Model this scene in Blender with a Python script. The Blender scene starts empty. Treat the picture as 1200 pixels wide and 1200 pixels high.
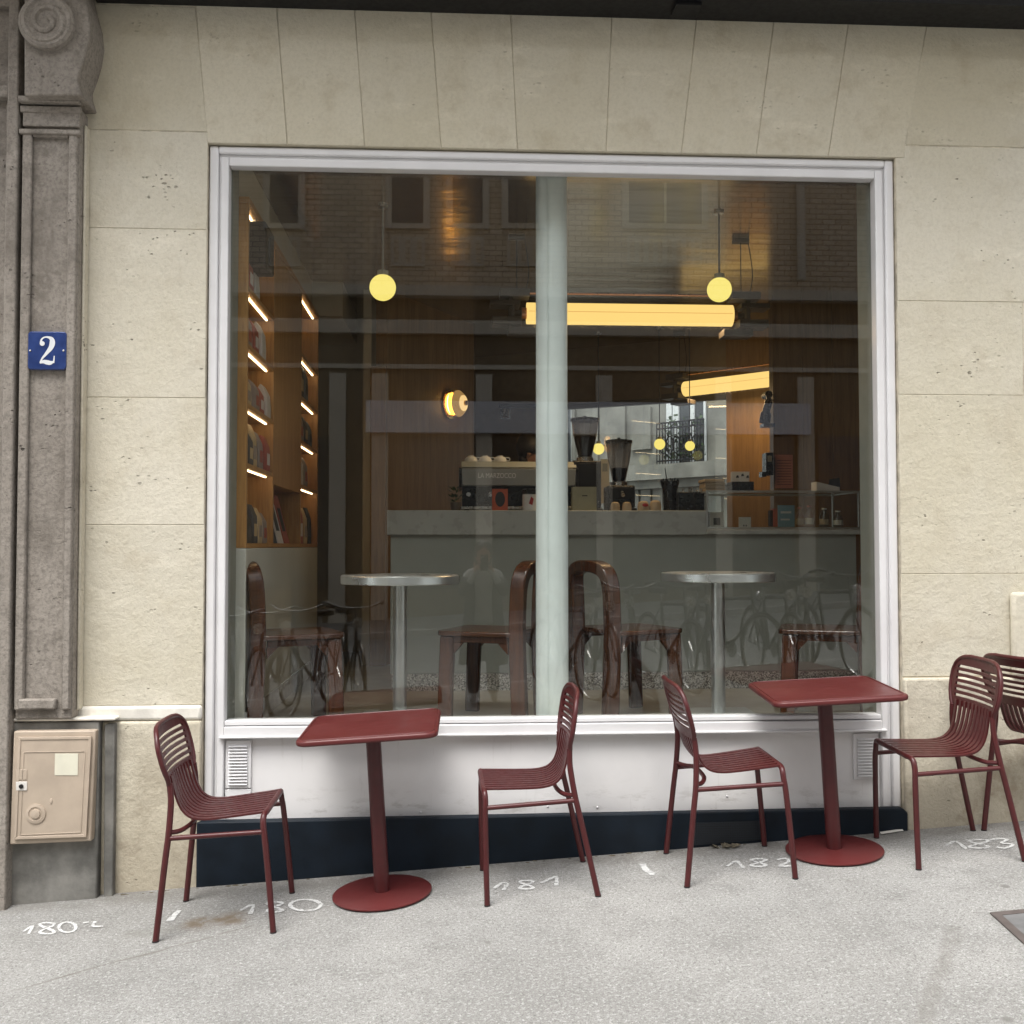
import bpy, bmesh, math, random
from mathutils import Vector, Matrix
random.seed(7)
scene = bpy.context.scene
COL = scene.collection
R = math.radians
# ------------------------------------------------------------------ camera
CAM = Vector((-0.4826, -4.7196, 1.4152))
YAW, PITCH, ROLL = 0.05667, 0.03232, -0.0006
FPX = 1200.0
_f = Vector((math.sin(YAW)*math.cos(PITCH), math.cos(YAW)*math.cos(PITCH), math.sin(PITCH)))
_r = Vector((math.cos(YAW), -math.sin(YAW), 0)); _u = _r.cross(_f)
_r2 = math.cos(ROLL)*_r + math.sin(ROLL)*_u; _u2 = -math.sin(ROLL)*_r + math.cos(ROLL)*_u
SX, SY = 0.0610, 0.0151                       # pavement slope
NRM = Vector((-SX, -SY, 1)).normalized()
def gz(x, y): return SX*x + SY*y
def ray(px, py): return _f + _r2*((px-600)/FPX) - _u2*((py-600)/FPX)
def P(px, py, y):                             # survey: a sighted point at a known depth
    d = ray(px, py); return CAM + d*((y-CAM.y)/d.y)
def X(px, y, py=600): return P(px, py, y).x
def Z(py, y, px=600): return P(px, py, y).z
def G(px, py):
    d = ray(px, py); s = -(CAM.z-SX*CAM.x-SY*CAM.y)/(d.z-SX*d.x-SY*d.y); return CAM + d*s
FAR = 18.0
def Q(px, py, s=FAR):                         # a point of the opposite house, sighted in the glass
    d = ray(px, py); t = (s+0.08+4.7196)/d.y; return Vector((CAM.x+d.x*t, -s, CAM.z+d.z*t))
# ------------------------------------------------------------------ objects
def tag(o, label=None, cat=None, group=None, kind=None):
    if label: o['label'] = label
    if cat: o['category'] = cat
    if group: o['group'] = group
    if kind: o['kind'] = kind
    return o
def thing(name, loc, label, cat, group=None, kind=None):
    o = bpy.data.objects.new(name, None); COL.objects.link(o); o.location = loc
    o.empty_display_size = 0.1
    return tag(o, label, cat, group, kind)
def copy_tree(o, parent=None):
    c = o.copy(); COL.objects.link(c)
    if parent: c.parent = parent
    for ch in list(o.children): copy_tree(ch, c)
    return c
class MB:
    def __init__(s): s.v = []; s.f = []
    def add(s, vs, fs):
        n = len(s.v); s.v += [Vector(p) for p in vs]; s.f += [tuple(i+n for i in f) for f in fs]; return s
    def box(s, x0, x1, y0, y1, z0, z1):
        return s.add([(x, y, z) for x in (x0, x1) for y in (y0, y1) for z in (z0, z1)],
            [(0,1,3,2),(4,6,7,5),(0,4,5,1),(2,3,7,6),(0,2,6,4),(1,5,7,3)])
    def obox(s, c, ax, ay, az, hx, hy, hz):   # oriented box
        c = Vector(c); ax, ay, az = Vector(ax), Vector(ay), Vector(az)
        return s.add([c+ax*i*hx+ay*j*hy+az*k*hz for i in (-1,1) for j in (-1,1) for k in (-1,1)],
            [(0,1,3,2),(4,6,7,5),(0,4,5,1),(2,3,7,6),(0,2,6,4),(1,5,7,3)])
    def wall(s, a, b, th, z0, z1):            # vertical slab along a plan segment, thickness to its left
        a, b = Vector(a), Vector(b); d = (b-a).normalized(); n = Vector((-d.y, d.x))*th
        pl = [a, b, b+n, a+n]
        return s.prism([(p.x, p.y) for p in pl], 'z', z0, z1)
    def prism(s, poly, axis, a, b):
        n = len(poly)
        def m(p, t): return {'y': (p[0], t, p[1]), 'z': (p[0], p[1], t), 'x': (t, p[0], p[1])}[axis]
        return s.add([m(p, a) for p in poly]+[m(p, b) for p in poly],
            [tuple(range(n)), tuple(range(2*n-1, n-1, -1))]+[(i, n+i, n+(i+1) % n, (i+1) % n) for i in range(n)])
    def tube(s, path, r, seg=10, closed=False, flat=1.0, flatdir=None):
        path = [Vector(p) for p in path]; n = len(path)
        rs = r if isinstance(r, (list, tuple)) else [r]*n
        T = []
        for i in range(n):
            a = path[(i-1) % n] if (closed or i > 0) else path[i]
            b = path[(i+1) % n] if (closed or i < n-1) else path[i]
            T.append((b-a).normalized())
        u = T[0].orthogonal().normalized()
        if flatdir is not None:
            u = Vector(flatdir); u = (u-T[0]*u.dot(T[0])).normalized()
        vs = []
        for i in range(n):
            if flatdir is not None: u = Vector(flatdir)
            u = (u-T[i]*u.dot(T[i])).normalized(); w = T[i].cross(u)
            for k in range(seg):
                a = 2*math.pi*k/seg
                vs.append(path[i]+(u*math.cos(a)*flat+w*math.sin(a))*rs[i])
        fs = []
        for i in range(n if closed else n-1):
            j = (i+1) % n
            for k in range(seg):
                l = (k+1) % seg
                fs.append((i*seg+k, i*seg+l, j*seg+l, j*seg+k))
        if not closed:
            fs.append(tuple(range(seg-1, -1, -1))); fs.append(tuple((n-1)*seg+k for k in range(seg)))
        return s.add(vs, fs)
    def lathe(s, prof, c=(0,0,0), seg=24, axis=(0,0,1)):
        ax = Vector(axis).normalized(); u = ax.orthogonal().normalized(); w = ax.cross(u); c = Vector(c)
        vs = []; n = len(prof)
        for r, h in prof:
            for k in range(seg):
                a = 2*math.pi*k/seg; vs.append(c+ax*h+(u*math.cos(a)+w*math.sin(a))*max(r, 1e-4))
        fs = [(i*seg+k, i*seg+(k+1) % seg, (i+1)*seg+(k+1) % seg, (i+1)*seg+k) for i in range(n-1) for k in range(seg)]
        fs.append(tuple(range(seg-1, -1, -1))); fs.append(tuple((n-1)*seg+k for k in range(seg)))
        return s.add(vs, fs)
    def ball(s, c, r, seg=20, rings=12, sc=(1,1,1)):
        c = Vector(c); vs = []; fs = []
        for i in range(rings+1):
            t = math.pi*i/rings
            rr = max(math.sin(t), 1e-3)
            for k in range(seg):
                a = 2*math.pi*k/seg
                vs.append(c+Vector((rr*math.cos(a)*sc[0], rr*math.sin(a)*sc[1], math.cos(t)*sc[2]))*r)
        for i in range(rings):
            for k in range(seg):
                fs.append((i*seg+k, (i+1)*seg+k, (i+1)*seg+(k+1) % seg, i*seg+(k+1) % seg))
        return s.add(vs, fs)
    def build(s, name, mat, parent=None, smooth=False, bevel=0, segs=2, rel=True):
        off = Vector(parent.location) if (parent and rel) else Vector((0,0,0))
        if parent and rel and parent.parent: off = off+Vector(parent.parent.location)
        me = bpy.data.meshes.new(name)
        me.from_pydata([tuple(p-off) for p in s.v], [], s.f)
        bm = bmesh.new(); bm.from_mesh(me); bmesh.ops.recalc_face_normals(bm, faces=bm.faces); bm.to_mesh(me); bm.free()
        if mat: me.materials.append(mat)
        o = bpy.data.objects.new(name, me); COL.objects.link(o)
        if parent: o.parent = parent
        if bevel:
            b = o.modifiers.new('bevel', 'BEVEL'); b.width = bevel; b.segments = segs; b.limit_method = 'ANGLE'; b.angle_limit = R(35)
            b.harden_normals = False
        if smooth or bevel:
            for p in me.polygons: p.use_smooth = True
            try: me.set_sharp_from_angle(angle=R(40))
            except Exception: pass
        return o
def loft(name, mat, parent, secs, **k):       # closed sections to one skin
    m = MB(); n = len(secs[0]); vs = [p for s in secs for p in s]
    fs = [(i*n+j, i*n+(j+1) % n, (i+1)*n+(j+1) % n, (i+1)*n+j) for i in range(len(secs)-1) for j in range(n)]
    fs += [tuple(range(n-1, -1, -1)), tuple((len(secs)-1)*n+j for j in range(n))]
    m.add(vs, fs); return m.build(name, mat, parent, **k)
def smooth_path(pts, n=6, closed=False):      # Catmull-Rom
    pts = [Vector(p) for p in pts]; out = []; m = len(pts)
    for i in range(m if closed else m-1):
        p0 = pts[(i-1) % m] if closed or i > 0 else pts[0]; p1 = pts[i]; p2 = pts[(i+1) % m]
        p3 = pts[(i+2) % m] if closed or i+2 < m else pts[-1]
        for k in range(n):
            t = k/n
            out.append(0.5*((2*p1)+(p2-p0)*t+(2*p0-5*p1+4*p2-p3)*t*t+(3*p1-p0-3*p2+p3)*t**3))
    if not closed: out.append(pts[-1])
    return out
# ------------------------------------------------------------------ materials
class NT:
    def __init__(s, name):
        s.m = bpy.data.materials.new(name); s.m.use_nodes = True; s.t = s.m.node_tree
        for n in list(s.t.nodes): s.t.nodes.remove(n)
        s.out = s.n('ShaderNodeOutputMaterial'); s._obj = None
    def n(s, typ, **k):
        nd = s.t.nodes.new(typ)
        for a, b in k.items(): setattr(nd, a, b)
        return nd
    def set(s, sock, v):
        if hasattr(v, 'is_linked') or isinstance(v, bpy.types.NodeSocket): s.t.links.new(v, sock)
        elif isinstance(v, (tuple, list)) and sock.type == 'RGBA' and len(v) == 3: sock.default_value = (*v, 1)
        else: sock.default_value = v
    def co(s):
        if not s._obj: s._obj = s.n('ShaderNodeTexCoord')
        return s._obj.outputs['Object']
    def world(s):
        return s.n('ShaderNodeNewGeometry').outputs['Position']
    def map(s, v, sc=(1,1,1), rot=(0,0,0), loc=(0,0,0)):
        m = s.n('ShaderNodeMapping'); s.set(m.inputs['Vector'], v)
        m.inputs['Scale'].default_value = sc; m.inputs['Rotation'].default_value = rot; m.inputs['Location'].default_value = loc
        return m.outputs[0]
    def noise(s, v, scale=5, detail=4, rough=0.55, dist=0):
        n = s.n('ShaderNodeTexNoise'); s.set(n.inputs['Vector'], v); n.inputs['Scale'].default_value = scale
        n.inputs['Detail'].default_value = detail; n.inputs['Roughness'].default_value = rough; n.inputs['Distortion'].default_value = dist
        return n.outputs['Fac']
    def voro(s, v, scale=5, feature='F1', rnd=1):
        n = s.n('ShaderNodeTexVoronoi', feature=feature); s.set(n.inputs['Vector'], v); n.inputs['Scale'].default_value = scale
        n.inputs['Randomness'].default_value = rnd
        return n.outputs['Distance']
    def ramp(s, f, a, b, c0=0.0, c1=1.0):
        r = s.n('ShaderNodeMapRange'); r.interpolation_type = 'SMOOTHSTEP'; s.set(r.inputs['Value'], f)
        r.inputs['From Min'].default_value = a; r.inputs['From Max'].default_value = b
        r.inputs['To Min'].default_value = c0; r.inputs['To Max'].default_value = c1
        return r.outputs[0]
    def mix(s, f, a, b):
        m = s.n('ShaderNodeMix', data_type='RGBA'); s.set(m.inputs[0], f); s.set(m.inputs[6], a); s.set(m.inputs[7], b); return m.outputs[2]
    def math(s, op, a, b=0.0, c=None):
        m = s.n('ShaderNodeMath', operation=op); s.set(m.inputs[0], a); s.set(m.inputs[1], b)
        if c is not None: s.set(m.inputs[2], c)
        return m.outputs[0]
    def vmath(s, op, a, b=None, out=0, sc=None):
        m = s.n('ShaderNodeVectorMath', operation=op); s.set(m.inputs[0], a)
        if b is not None: s.set(m.inputs[1], b)
        if sc is not None: s.set(m.inputs['Scale'], sc)
        return m.outputs[out]
    def segdist(s, p, a, b):
        a, b = Vector(a), Vector(b); d = b-a
        q = s.vmath('SUBTRACT', p, tuple(a))
        t = s.n('ShaderNodeClamp'); s.set(t.inputs[0], s.math('DIVIDE', s.vmath('DOT_PRODUCT', q, tuple(d), out=1), d.dot(d)))
        w = s.vmath('SCALE', tuple(d), sc=t.outputs[0])
        return s.vmath('LENGTH', s.vmath('SUBTRACT', q, w), out=1)
    def bump(s, h, strength=0.5, dist=0.01, nrm=None):
        b = s.n('ShaderNodeBump'); s.set(b.inputs['Height'], h); b.inputs['Strength'].default_value = strength; b.inputs['Distance'].default_value = dist
        if nrm: s.set(b.inputs['Normal'], nrm)
        return b.outputs[0]
    def bsdf(s, col, rough=0.5, metal=0.0, nrm=None, spec=None, **k):
        b = s.n('ShaderNodeBsdfPrincipled'); s.set(b.inputs['Base Color'], col); s.set(b.inputs['Roughness'], rough); s.set(b.inputs['Metallic'], metal)
        if nrm: s.set(b.inputs['Normal'], nrm)
        if spec is not None: s.set(b.inputs['Specular IOR Level'], spec)
        for a, v in k.items(): s.set(b.inputs[a.replace('_', ' ')], v)
        s.t.links.new(b.outputs[0], s.out.inputs[0]); return s.m
def plain(name, col, rough=0.5, metal=0.0, var=0.08, scale=14, bump=0.0, bscale=120, spec=None):
    t = NT(name); f = t.noise(t.co(), scale, 5, .6)
    c = t.mix(t.ramp(f, .3, .7), tuple(x*(1-var) for x in col), tuple(min(1, x*(1+var)) for x in col))
    nr = t.bump(t.noise(t.co(), bscale, 3), bump, .002) if bump else None
    rr = t.ramp(t.noise(t.co(), scale*2, 3), .3, .7, max(0.02, rough-.06), min(1, rough+.06))
    return t.bsdf(c, rr, metal, nr, spec)
def emit(name, col, st):
    t = NT(name); e = t.n('ShaderNodeEmission'); e.inputs[0].default_value = (*col, 1); e.inputs[1].default_value = st
    t.t.links.new(e.outputs[0], t.out.inputs[0]); return t.m
def glass_mat(name, tint=(1,1,1), f0=0.05, rough=0.0, wave=0.0, bscale=1.2):
    t = NT(name); tr = t.n('ShaderNodeBsdfTransparent'); tr.inputs[0].default_value = (*tint, 1)
    gl = t.n('ShaderNodeBsdfGlossy'); gl.inputs['Roughness'].default_value = rough
    if wave: t.set(gl.inputs['Normal'], t.bump(t.noise(t.co(), bscale, 2), wave, .01))
    lw = t.n('ShaderNodeLayerWeight'); lw.inputs[0].default_value = 0.5
    f = t.math('MULTIPLY_ADD', t.math('POWER', lw.outputs['Facing'], 5.0), 1-f0, f0)
    mx = t.n('ShaderNodeMixShader'); t.set(mx.inputs[0], f)
    t.t.links.new(tr.outputs[0], mx.inputs[1]); t.t.links.new(gl.outputs[0], mx.inputs[2]); t.t.links.new(mx.outputs[0], t.out.inputs[0])
    return t.m
def stone_mat(name, ca, cb, dirt, pit=0.5, grain=0.05, dirtamt=.35, damp=False, hole_col=None):
    t = NT(name); w = t.world()
    big = t.noise(w, .9, 5, .6, .4); mid = t.noise(w, 5.5, 7, .7); fine = t.noise(w, 60, 4, .75); wide = t.noise(t.map(w, (1, 1, 2.6)), 2.4, 6, .68)
    c = t.mix(t.ramp(big, .36, .64), ca, cb)
    isl = t.n('ShaderNodeNewGeometry').outputs['Random Per Island']
    c = t.mix(t.math('MULTIPLY', isl, .22), c, tuple(x*.78 for x in ca)); c = t.mix(t.ramp(t.math('FRACT', t.math('MULTIPLY', isl, 7.31)), .55, 1, 0, .35), c, tuple(min(1, x*1.12) for x in cb))
    c = t.mix(t.math('MULTIPLY', t.ramp(mid, .50, .72), dirtamt), c, dirt)
    c = t.mix(t.ramp(wide, .55, .70, 0, .38), c, tuple(min(1, x*1.22) for x in cb))
    c = t.mix(t.ramp(t.noise(t.map(w, (1, 1, .5), (0,0,0), (3,7,1)), 1.7, 6, .7), .52, .72, 0, dirtamt*1.1), c, dirt)
    pn = t.noise(t.map(w, (1,1,2.6)), 2.4, 5, .66); bed = t.ramp(pn, .48, .64)
    wob = t.n('ShaderNodeTexNoise'); t.set(wob.inputs['Vector'], w); wob.inputs['Scale'].default_value = 45
    wp = t.vmath('ADD', t.map(w, (1, 1, 1.8)), t.vmath('SCALE', wob.outputs['Color'], sc=.02))
    def holes(scale, lo):
        vd = t.voro(wp, scale); sz = t.ramp(t.noise(w, 13, 2), .40, .75, 0, lo)
        return t.ramp(t.math('SUBTRACT', vd, sz), -.05, .03, 1, 0)
    h1 = t.math('MULTIPLY', holes(12, .20), t.ramp(bed, .45, .8)); h2 = t.math('MULTIPLY', holes(30, .30), bed)
    hole = t.math('MULTIPLY', t.math('MAXIMUM', h1, h2), pit)
    hc = hole_col or tuple(x*.30 for x in dirt)
    c = t.mix(t.math('MULTIPLY', hole, .85), c, hc)
    c = t.mix(t.ramp(fine, .42, .66, 0, grain*4), c, tuple(x*.62 for x in ca))
    if damp:                                   # soiled foot of the wall
        sp = t.n('ShaderNodeSeparateXYZ'); t.set(sp.inputs[0], w)
        h = t.math('SUBTRACT', sp.outputs[2], t.math('MULTIPLY', sp.outputs[0], SX))
        k = t.math('ADD', t.ramp(h, .02, .5, .5, 0), t.math('MULTIPLY', t.ramp(h, .4, .75, 1, 0), t.ramp(t.noise(w, 3.1, 6, .7), .46, .66, 0, .7)))
        c = t.mix(k, c, dirt)
    hgt = t.math('SUBTRACT', t.math('ADD', t.math('MULTIPLY', mid, .6), t.math('ADD', t.math('MULTIPLY', fine, .14), t.math('MULTIPLY', t.noise(w, 20, 5, .7), .4))), t.math('MULTIPLY', hole, .7))
    return t.bsdf(c, .9, 0, t.bump(hgt, 1.0, .014), .2)
def wood_mat(name, ca, cb, rough=.45, axis='z', scale=1.0, bscale=0.15):
    t = NT(name); st = {'z': (9, 9, .7), 'x': (.7, 9, 9), 'y': (9, .7, 9)}[axis]
    v = t.map(t.co(), tuple(x*scale for x in st))
    a = t.noise(v, 2.2, 6, .62, .6); b = t.noise(v, 11, 3, .5)
    c = t.mix(t.ramp(a, .32, .68), ca, cb); c = t.mix(t.ramp(b, .45, .7, 0, .4), c, tuple(x*.6 for x in ca))
    return t.bsdf(c, rough, 0, t.bump(b, bscale, .002))
M = {}
M['stone'] = stone_mat('cream limestone', (.60,.555,.435), (.64,.60,.50), (.45,.39,.285), .8, .045, .36)
M['stone_low'] = stone_mat('soiled limestone', (.56,.51,.40), (.61,.565,.46), (.33,.285,.215), .7, .07, .6, True)
M['lintel'] = stone_mat('limewashed lintel', (.58,.53,.405), (.62,.575,.465), (.43,.37,.26), .3, .045, .5)
M['mortar'] = plain('mortar', (.52,.47,.37), .95, 0, .3, 14, .3)
M['lime'] = plain('white lime mortar', (.72,.69,.62), .95, 0, .12, 9, .8, 40)
M['pil'] = stone_mat('brown grey stone', (.25,.222,.192), (.335,.303,.265), (.135,.117,.098), 1.0, .16, .75)
M['cement'] = plain('grey cement render', (.175,.17,.155), .95, 0, .4, 5, .9, 50)
def pavement_mat():
    t = NT('worn asphalt pavement'); w = t.world()
    sp = t.n('ShaderNodeSeparateXYZ'); t.set(sp.inputs[0], w)
    flat = t.n('ShaderNodeCombineXYZ'); t.set(flat.inputs[0], sp.outputs[0]); t.set(flat.inputs[1], sp.outputs[1]); p = flat.outputs[0]
    big = t.noise(p, .9, 5, .6); mid = t.noise(p, 6, 6, .7); gr = t.noise(p, 170, 3, .7); gr2 = t.noise(p, 66, 4, .78)
    c = t.mix(t.ramp(big, .3, .7), (.228,.225,.214), (.318,.315,.302))
    c = t.mix(t.ramp(mid, .46, .68, 0, .65), c, (.205,.202,.192)); c = t.mix(t.ramp(t.noise(p, 2.3, 6, .7), .50, .68, 0, .5), c, (.19,.187,.178))
    c = t.mix(t.ramp(gr2, .48, .66, .0, .55), c, (.53,.53,.517))
    c = t.mix(t.ramp(gr, .48, .62, 0, .8), c, (.15,.148,.142)); c = t.mix(t.ramp(t.noise(p, 80, 2, .6), .58, .66, 0, .7), c, (.13,.128,.12))
    v = t.voro(p, 2.6); c = t.mix(t.ramp(v, .03, .06, .8, 0), c, (.15,.145,.135)); c = t.mix(t.ramp(t.voro(p, 6.3), .035, .07, .55, 0), c, (.17,.165,.155))      # trodden gum spots
    wv = t.vmath('SCALE', t.vmath('SUBTRACT', t.n('ShaderNodeTexNoise').outputs['Color'], (.5,.5,.5)), sc=0.0)
    nz = t.n('ShaderNodeTexNoise'); t.set(nz.inputs['Vector'], p); nz.inputs['Scale'].default_value = 3.5; nz.inputs['Detail'].default_value = 5
    pw = t.vmath('ADD', p, t.vmath('SCALE', t.vmath('SUBTRACT', nz.outputs['Color'], (.5,.5,.5)), sc=.09))
    def crack(a, b, wd, amt, colr):
        d = t.segdist(pw, (*a, 0), (*b, 0))
        k = t.math('MULTIPLY', t.ramp(d, wd*.25, wd, 1, 0), t.ramp(t.noise(p, 9, 4, .7), .35, .55, amt*.35, amt)); return t.mix(k, colr_c[0], colr)
    colr_c = [c]
    for a, b, wd, amt in (((-2.9,-1.52), (-1.17,-.50), .012, .8), ((-1.17,-.50), (-.6,-.25), .008, .5), ((1.28,-1.15), (.80,-1.9), .045, .38),
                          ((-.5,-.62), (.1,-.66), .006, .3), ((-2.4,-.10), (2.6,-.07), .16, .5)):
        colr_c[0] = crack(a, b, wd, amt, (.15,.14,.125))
    d = t.segdist(pw, (-1.50,-.50,0), (-1.37,-.47,0)); c = t.mix(t.math('MULTIPLY', t.ramp(d, .02, .11, 1, 0), t.ramp(mid, .4, .58, .3, 1)), colr_c[0], (.15,.118,.085))
    d = t.segdist(pw, (-1.75,-.56,0), (-1.6,-.53,0)); c = t.mix(t.ramp(d, .0, .06, .5, 0), c, (.17,.165,.15))
    hgt = t.math('ADD', t.math('MULTIPLY', gr, .5), t.math('ADD', gr2, t.math('MULTIPLY', mid, .8)))
    return t.bsdf(c, .92, 0, t.bump(hgt, .7, .006), .3)
M['pave'] = pavement_mat()
M['road'] = plain('asphalt road', (.22,.22,.215), .9, 0, .2, 4, .5, 90)
M['kerb'] = plain('granite kerb', (.38,.37,.35), .8, 0, .15, 30, .4)
M['white'] = plain('white gloss paint', (.72,.715,.72), .4, 0, .03, 5)
def panel_mat():
    t = NT('white painted panel'); w = t.world(); sp = t.n('ShaderNodeSeparateXYZ'); t.set(sp.inputs[0], w)
    c = t.mix(t.ramp(t.noise(w, 2.2, 4, .6), .35, .65), (.69,.68,.68), (.75,.74,.735))
    low = t.ramp(sp.outputs[2], .19, .36, 1, 0)
    c = t.mix(t.math('MULTIPLY', low, t.ramp(t.noise(t.map(w, (1,1,3)), 7, 6, .72), .50, .68, 0, .5)), c, (.36,.34,.31))
    c = t.mix(t.ramp(t.noise(t.map(w, (5,1,.5)), 5, 5, .7), .60, .74, 0, .35), c, (.47,.45,.42))
    return t.bsdf(c, .42, 0, t.bump(t.noise(w, 7, 4, .6), .12, .01))
M['panel'] = panel_mat()
M['navy'] = plain('navy plinth paint', (.0065,.0115,.0185), .6, 0, .25, 8, .2, 60, .22)
M['black'] = plain('black metal', (.009,.009,.010), .5, 0, .2, 20, 0, 120, .3)
M['blackgloss'] = plain('black plastic', (.012,.012,.013), .3, 0, .1, 20)
M['red'] = plain('maroon powder coat', (.062,.0094,.0100), .40, 0, .1, 24, 0, 500, .45)
M['redtop'] = plain('maroon table lacquer', (.090,.0158,.0155), .40, 0, .05, 3, 0, 400, .4)
M['foot'] = plain('black rubber foot', (.02,.015,.015), .7)
M['glass'] = glass_mat('window glass', (.955,.965,.955), .060, 0.0, .003, 1.1)
M['thin'] = glass_mat('clear glass', (.93,.95,.94), .06)
M['smoke'] = glass_mat('smoked hopper plastic', (.48,.43,.40), .06)
M['bottle'] = glass_mat('bottle glass', (.75,.8,.7), .08)
M['column'] = plain('pale column paint', (.68,.745,.725), .55, 0, .06, 5, .6, 18)
M['counter'] = plain('grey green counter lacquer', (.32,.335,.30), .35, 0, .04, 4)
M['countertop'] = plain('grey counter slab', (.40,.405,.37), .3, 0, .05, 6)
def terrazzo():
    t = NT('terrazzo'); v = t.n('ShaderNodeTexVoronoi'); t.set(v.inputs['Vector'], t.co()); v.inputs['Scale'].default_value = 150
    f = t.math('FRACT', t.math('MULTIPLY', t.vmath('LENGTH', v.outputs['Color'], out=1), 7.3)) if False else v.outputs['Color']
    sp = t.n('ShaderNodeSeparateColor'); t.set(sp.inputs[0], f)
    c = t.mix(t.ramp(sp.outputs[0], .55, .6), (.40,.38,.34), (.14,.13,.12)); c = t.mix(t.ramp(sp.outputs[1], .75, .8), c, (.62,.6,.55))
    return t.bsdf(c, .3)
M['terrazzo'] = terrazzo()
M['floor'] = plain('polished cement floor', (.27,.25,.20), .35, 0, .1, 3)
M['cream'] = plain('cream plaster', (.50,.44,.33), .8, 0, .05, 4)
M['creampanel'] = plain('pale panel', (.52,.52,.46), .5, 0, .04, 4)
M['oak'] = wood_mat('warm oak veneer', (.38,.185,.05), (.47,.25,.08))
M['oakwall'] = wood_mat('stained wood wall', (.215,.122,.043), (.275,.162,.060), .5, 'z', .6)
M['darkwood'] = wood_mat('dark beech', (.042,.0145,.006), (.080,.028,.011), .24, 'z', 1.6)
M['darkseat'] = wood_mat('dark beech seat', (.05,.019,.009), (.085,.033,.014), .2, 'x', 1.6)
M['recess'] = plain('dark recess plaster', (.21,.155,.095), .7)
M['reveal'] = plain('window reveal paint', (.22,.23,.20), .6)
def ceil_mat():
    t = NT('lacquered ceiling'); v = t.map(t.co(), (.6, 2.2, 1))
    n = t.noise(v, 1.3, 3, .5)
    return t.bsdf((.40,.34,.26), .19, .7, t.bump(n, .35, .03))
M['ceiling'] = ceil_mat()
M['zinc'] = plain('brushed zinc', (.66,.68,.68), .32, .85, .03, 3)
M['paleleg'] = plain('grey steel post', (.55,.57,.56), .35, .85, .05, 8)
M['steel'] = plain('steel', (.5,.5,.49), .28, 1.0, .05, 20)
M['machine'] = plain('grey machine enamel', (.27,.285,.28), .35, 0, .04)
M['machinetop'] = plain('light machine trim', (.36,.38,.35), .35, 0, .04)
M['copper'] = plain('copper', (.55,.27,.16), .3, 1.0, .05)
M['bronze'] = plain('bronzed block', (.10,.085,.07), .5, .2, .1)
M['capgrey'] = plain('brushed lamp cap', (.42,.42,.40), .4, .2)
M['globe'] = emit('lit opal globe', (1.0,.82,.21), .43)
M['tube'] = emit('lit lamp tube', (1.0,.67,.21), .47)
M['seam'] = emit('lamp seam', (1.0,.55,.15), .33)
M['led'] = emit('led strip', (1.0,.74,.42), 3.2)
M['bulb'] = emit('lit bulb', (1.0,.62,.22), 3.5)
M['amber'] = glass_mat('amber bottle glass', (.95,.75,.4), .12, .1)
M['ribbed'] = emit('lit ribbed amber glass', (1.0,.56,.19), .14)
M['bulbring'] = emit('bright amber glass', (1.0,.66,.28), .42)
M['brass'] = plain('brass', (.55,.36,.12), .25, 1.0)
M['leaf'] = plain('leaf', (.05,.085,.03), .6, 0, .3)
M['paper'] = plain('white paper', (.62,.60,.56), .8, 0, .05)
M['kraft'] = plain('kraft paper', (.40,.31,.20), .8, 0, .08)
M['cardboard'] = plain('beige box board', (.30,.29,.20), .8, 0, .08)
M['orange'] = plain('orange carton', (.42,.09,.04), .6)
M['salmon'] = plain('salmon poster', (.62,.26,.18), .7)
M['blue'] = plain('pale blue card', (.17,.30,.36), .6)
M['beans'] = plain('coffee beans', (.022,.010,.007), .5, 0, .5, 90, 1.0, 80)
def paint_mat():
    t = NT('worn white ground paint'); b = t.n('ShaderNodeBsdfPrincipled'); b.inputs['Base Color'].default_value = (.74,.75,.74,1); b.inputs['Roughness'].default_value = .9
    tr = t.n('ShaderNodeBsdfTransparent'); mx = t.n('ShaderNodeMixShader')
    t.set(mx.inputs[0], t.math('MULTIPLY', t.ramp(t.noise(t.world(), 70, 4, .7), .28, .50), t.ramp(t.noise(t.world(), 12, 3, .6), .30, .52, .38, .62)))
    t.t.links.new(tr.outputs[0], mx.inputs[1]); t.t.links.new(b.outputs[0], mx.inputs[2]); t.t.links.new(mx.outputs[0], t.out.inputs[0]); return t.m
M['paint'] = paint_mat()
M['ink'] = plain('dark ink', (.03,.028,.027), .7)
M['redink'] = plain('red ink', (.35,.03,.03), .7)
M['enamel'] = plain('blue enamel', (.022,.045,.16), .2, 0, .2, 14)
M['enamelw'] = plain('white enamel', (.72,.74,.76), .2, 0, .03)
M['boxpaint'] = plain('beige metal paint', (.42,.345,.27), .55, 0, .1, 5, .2, 40)
M['sticker'] = plain('pale sticker', (.66,.64,.52), .6, 0, .04)
M['skin'] = plain('skin', (.45,.24,.16), .5, 0, .05)
M['hair'] = plain('dark hair', (.012,.009,.008), .5)
M['shirt'] = plain('beige shirt', (.40,.37,.30), .8)
M['coat'] = plain('dark coat', (.016,.016,.018), .85)
M['knit'] = plain('light grey top', (.42,.42,.40), .85)
M['denim'] = plain('dark trousers', (.03,.035,.05), .85)
M['dirt'] = plain('trodden dirt', (.10,.085,.06), .95, 0, .4, 60, .8, 60)
M['dryleaf'] = plain('dry leaf', (.30,.19,.08), .8, 0, .2)
M['coverframe'] = plain('brown iron frame', (.085,.07,.065), .7, 0, .2, 25, .4, 90)
M['coverplate'] = plain('grey cover infill', (.13,.13,.13), .9, 0, .2, 12, .6, 60)
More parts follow.
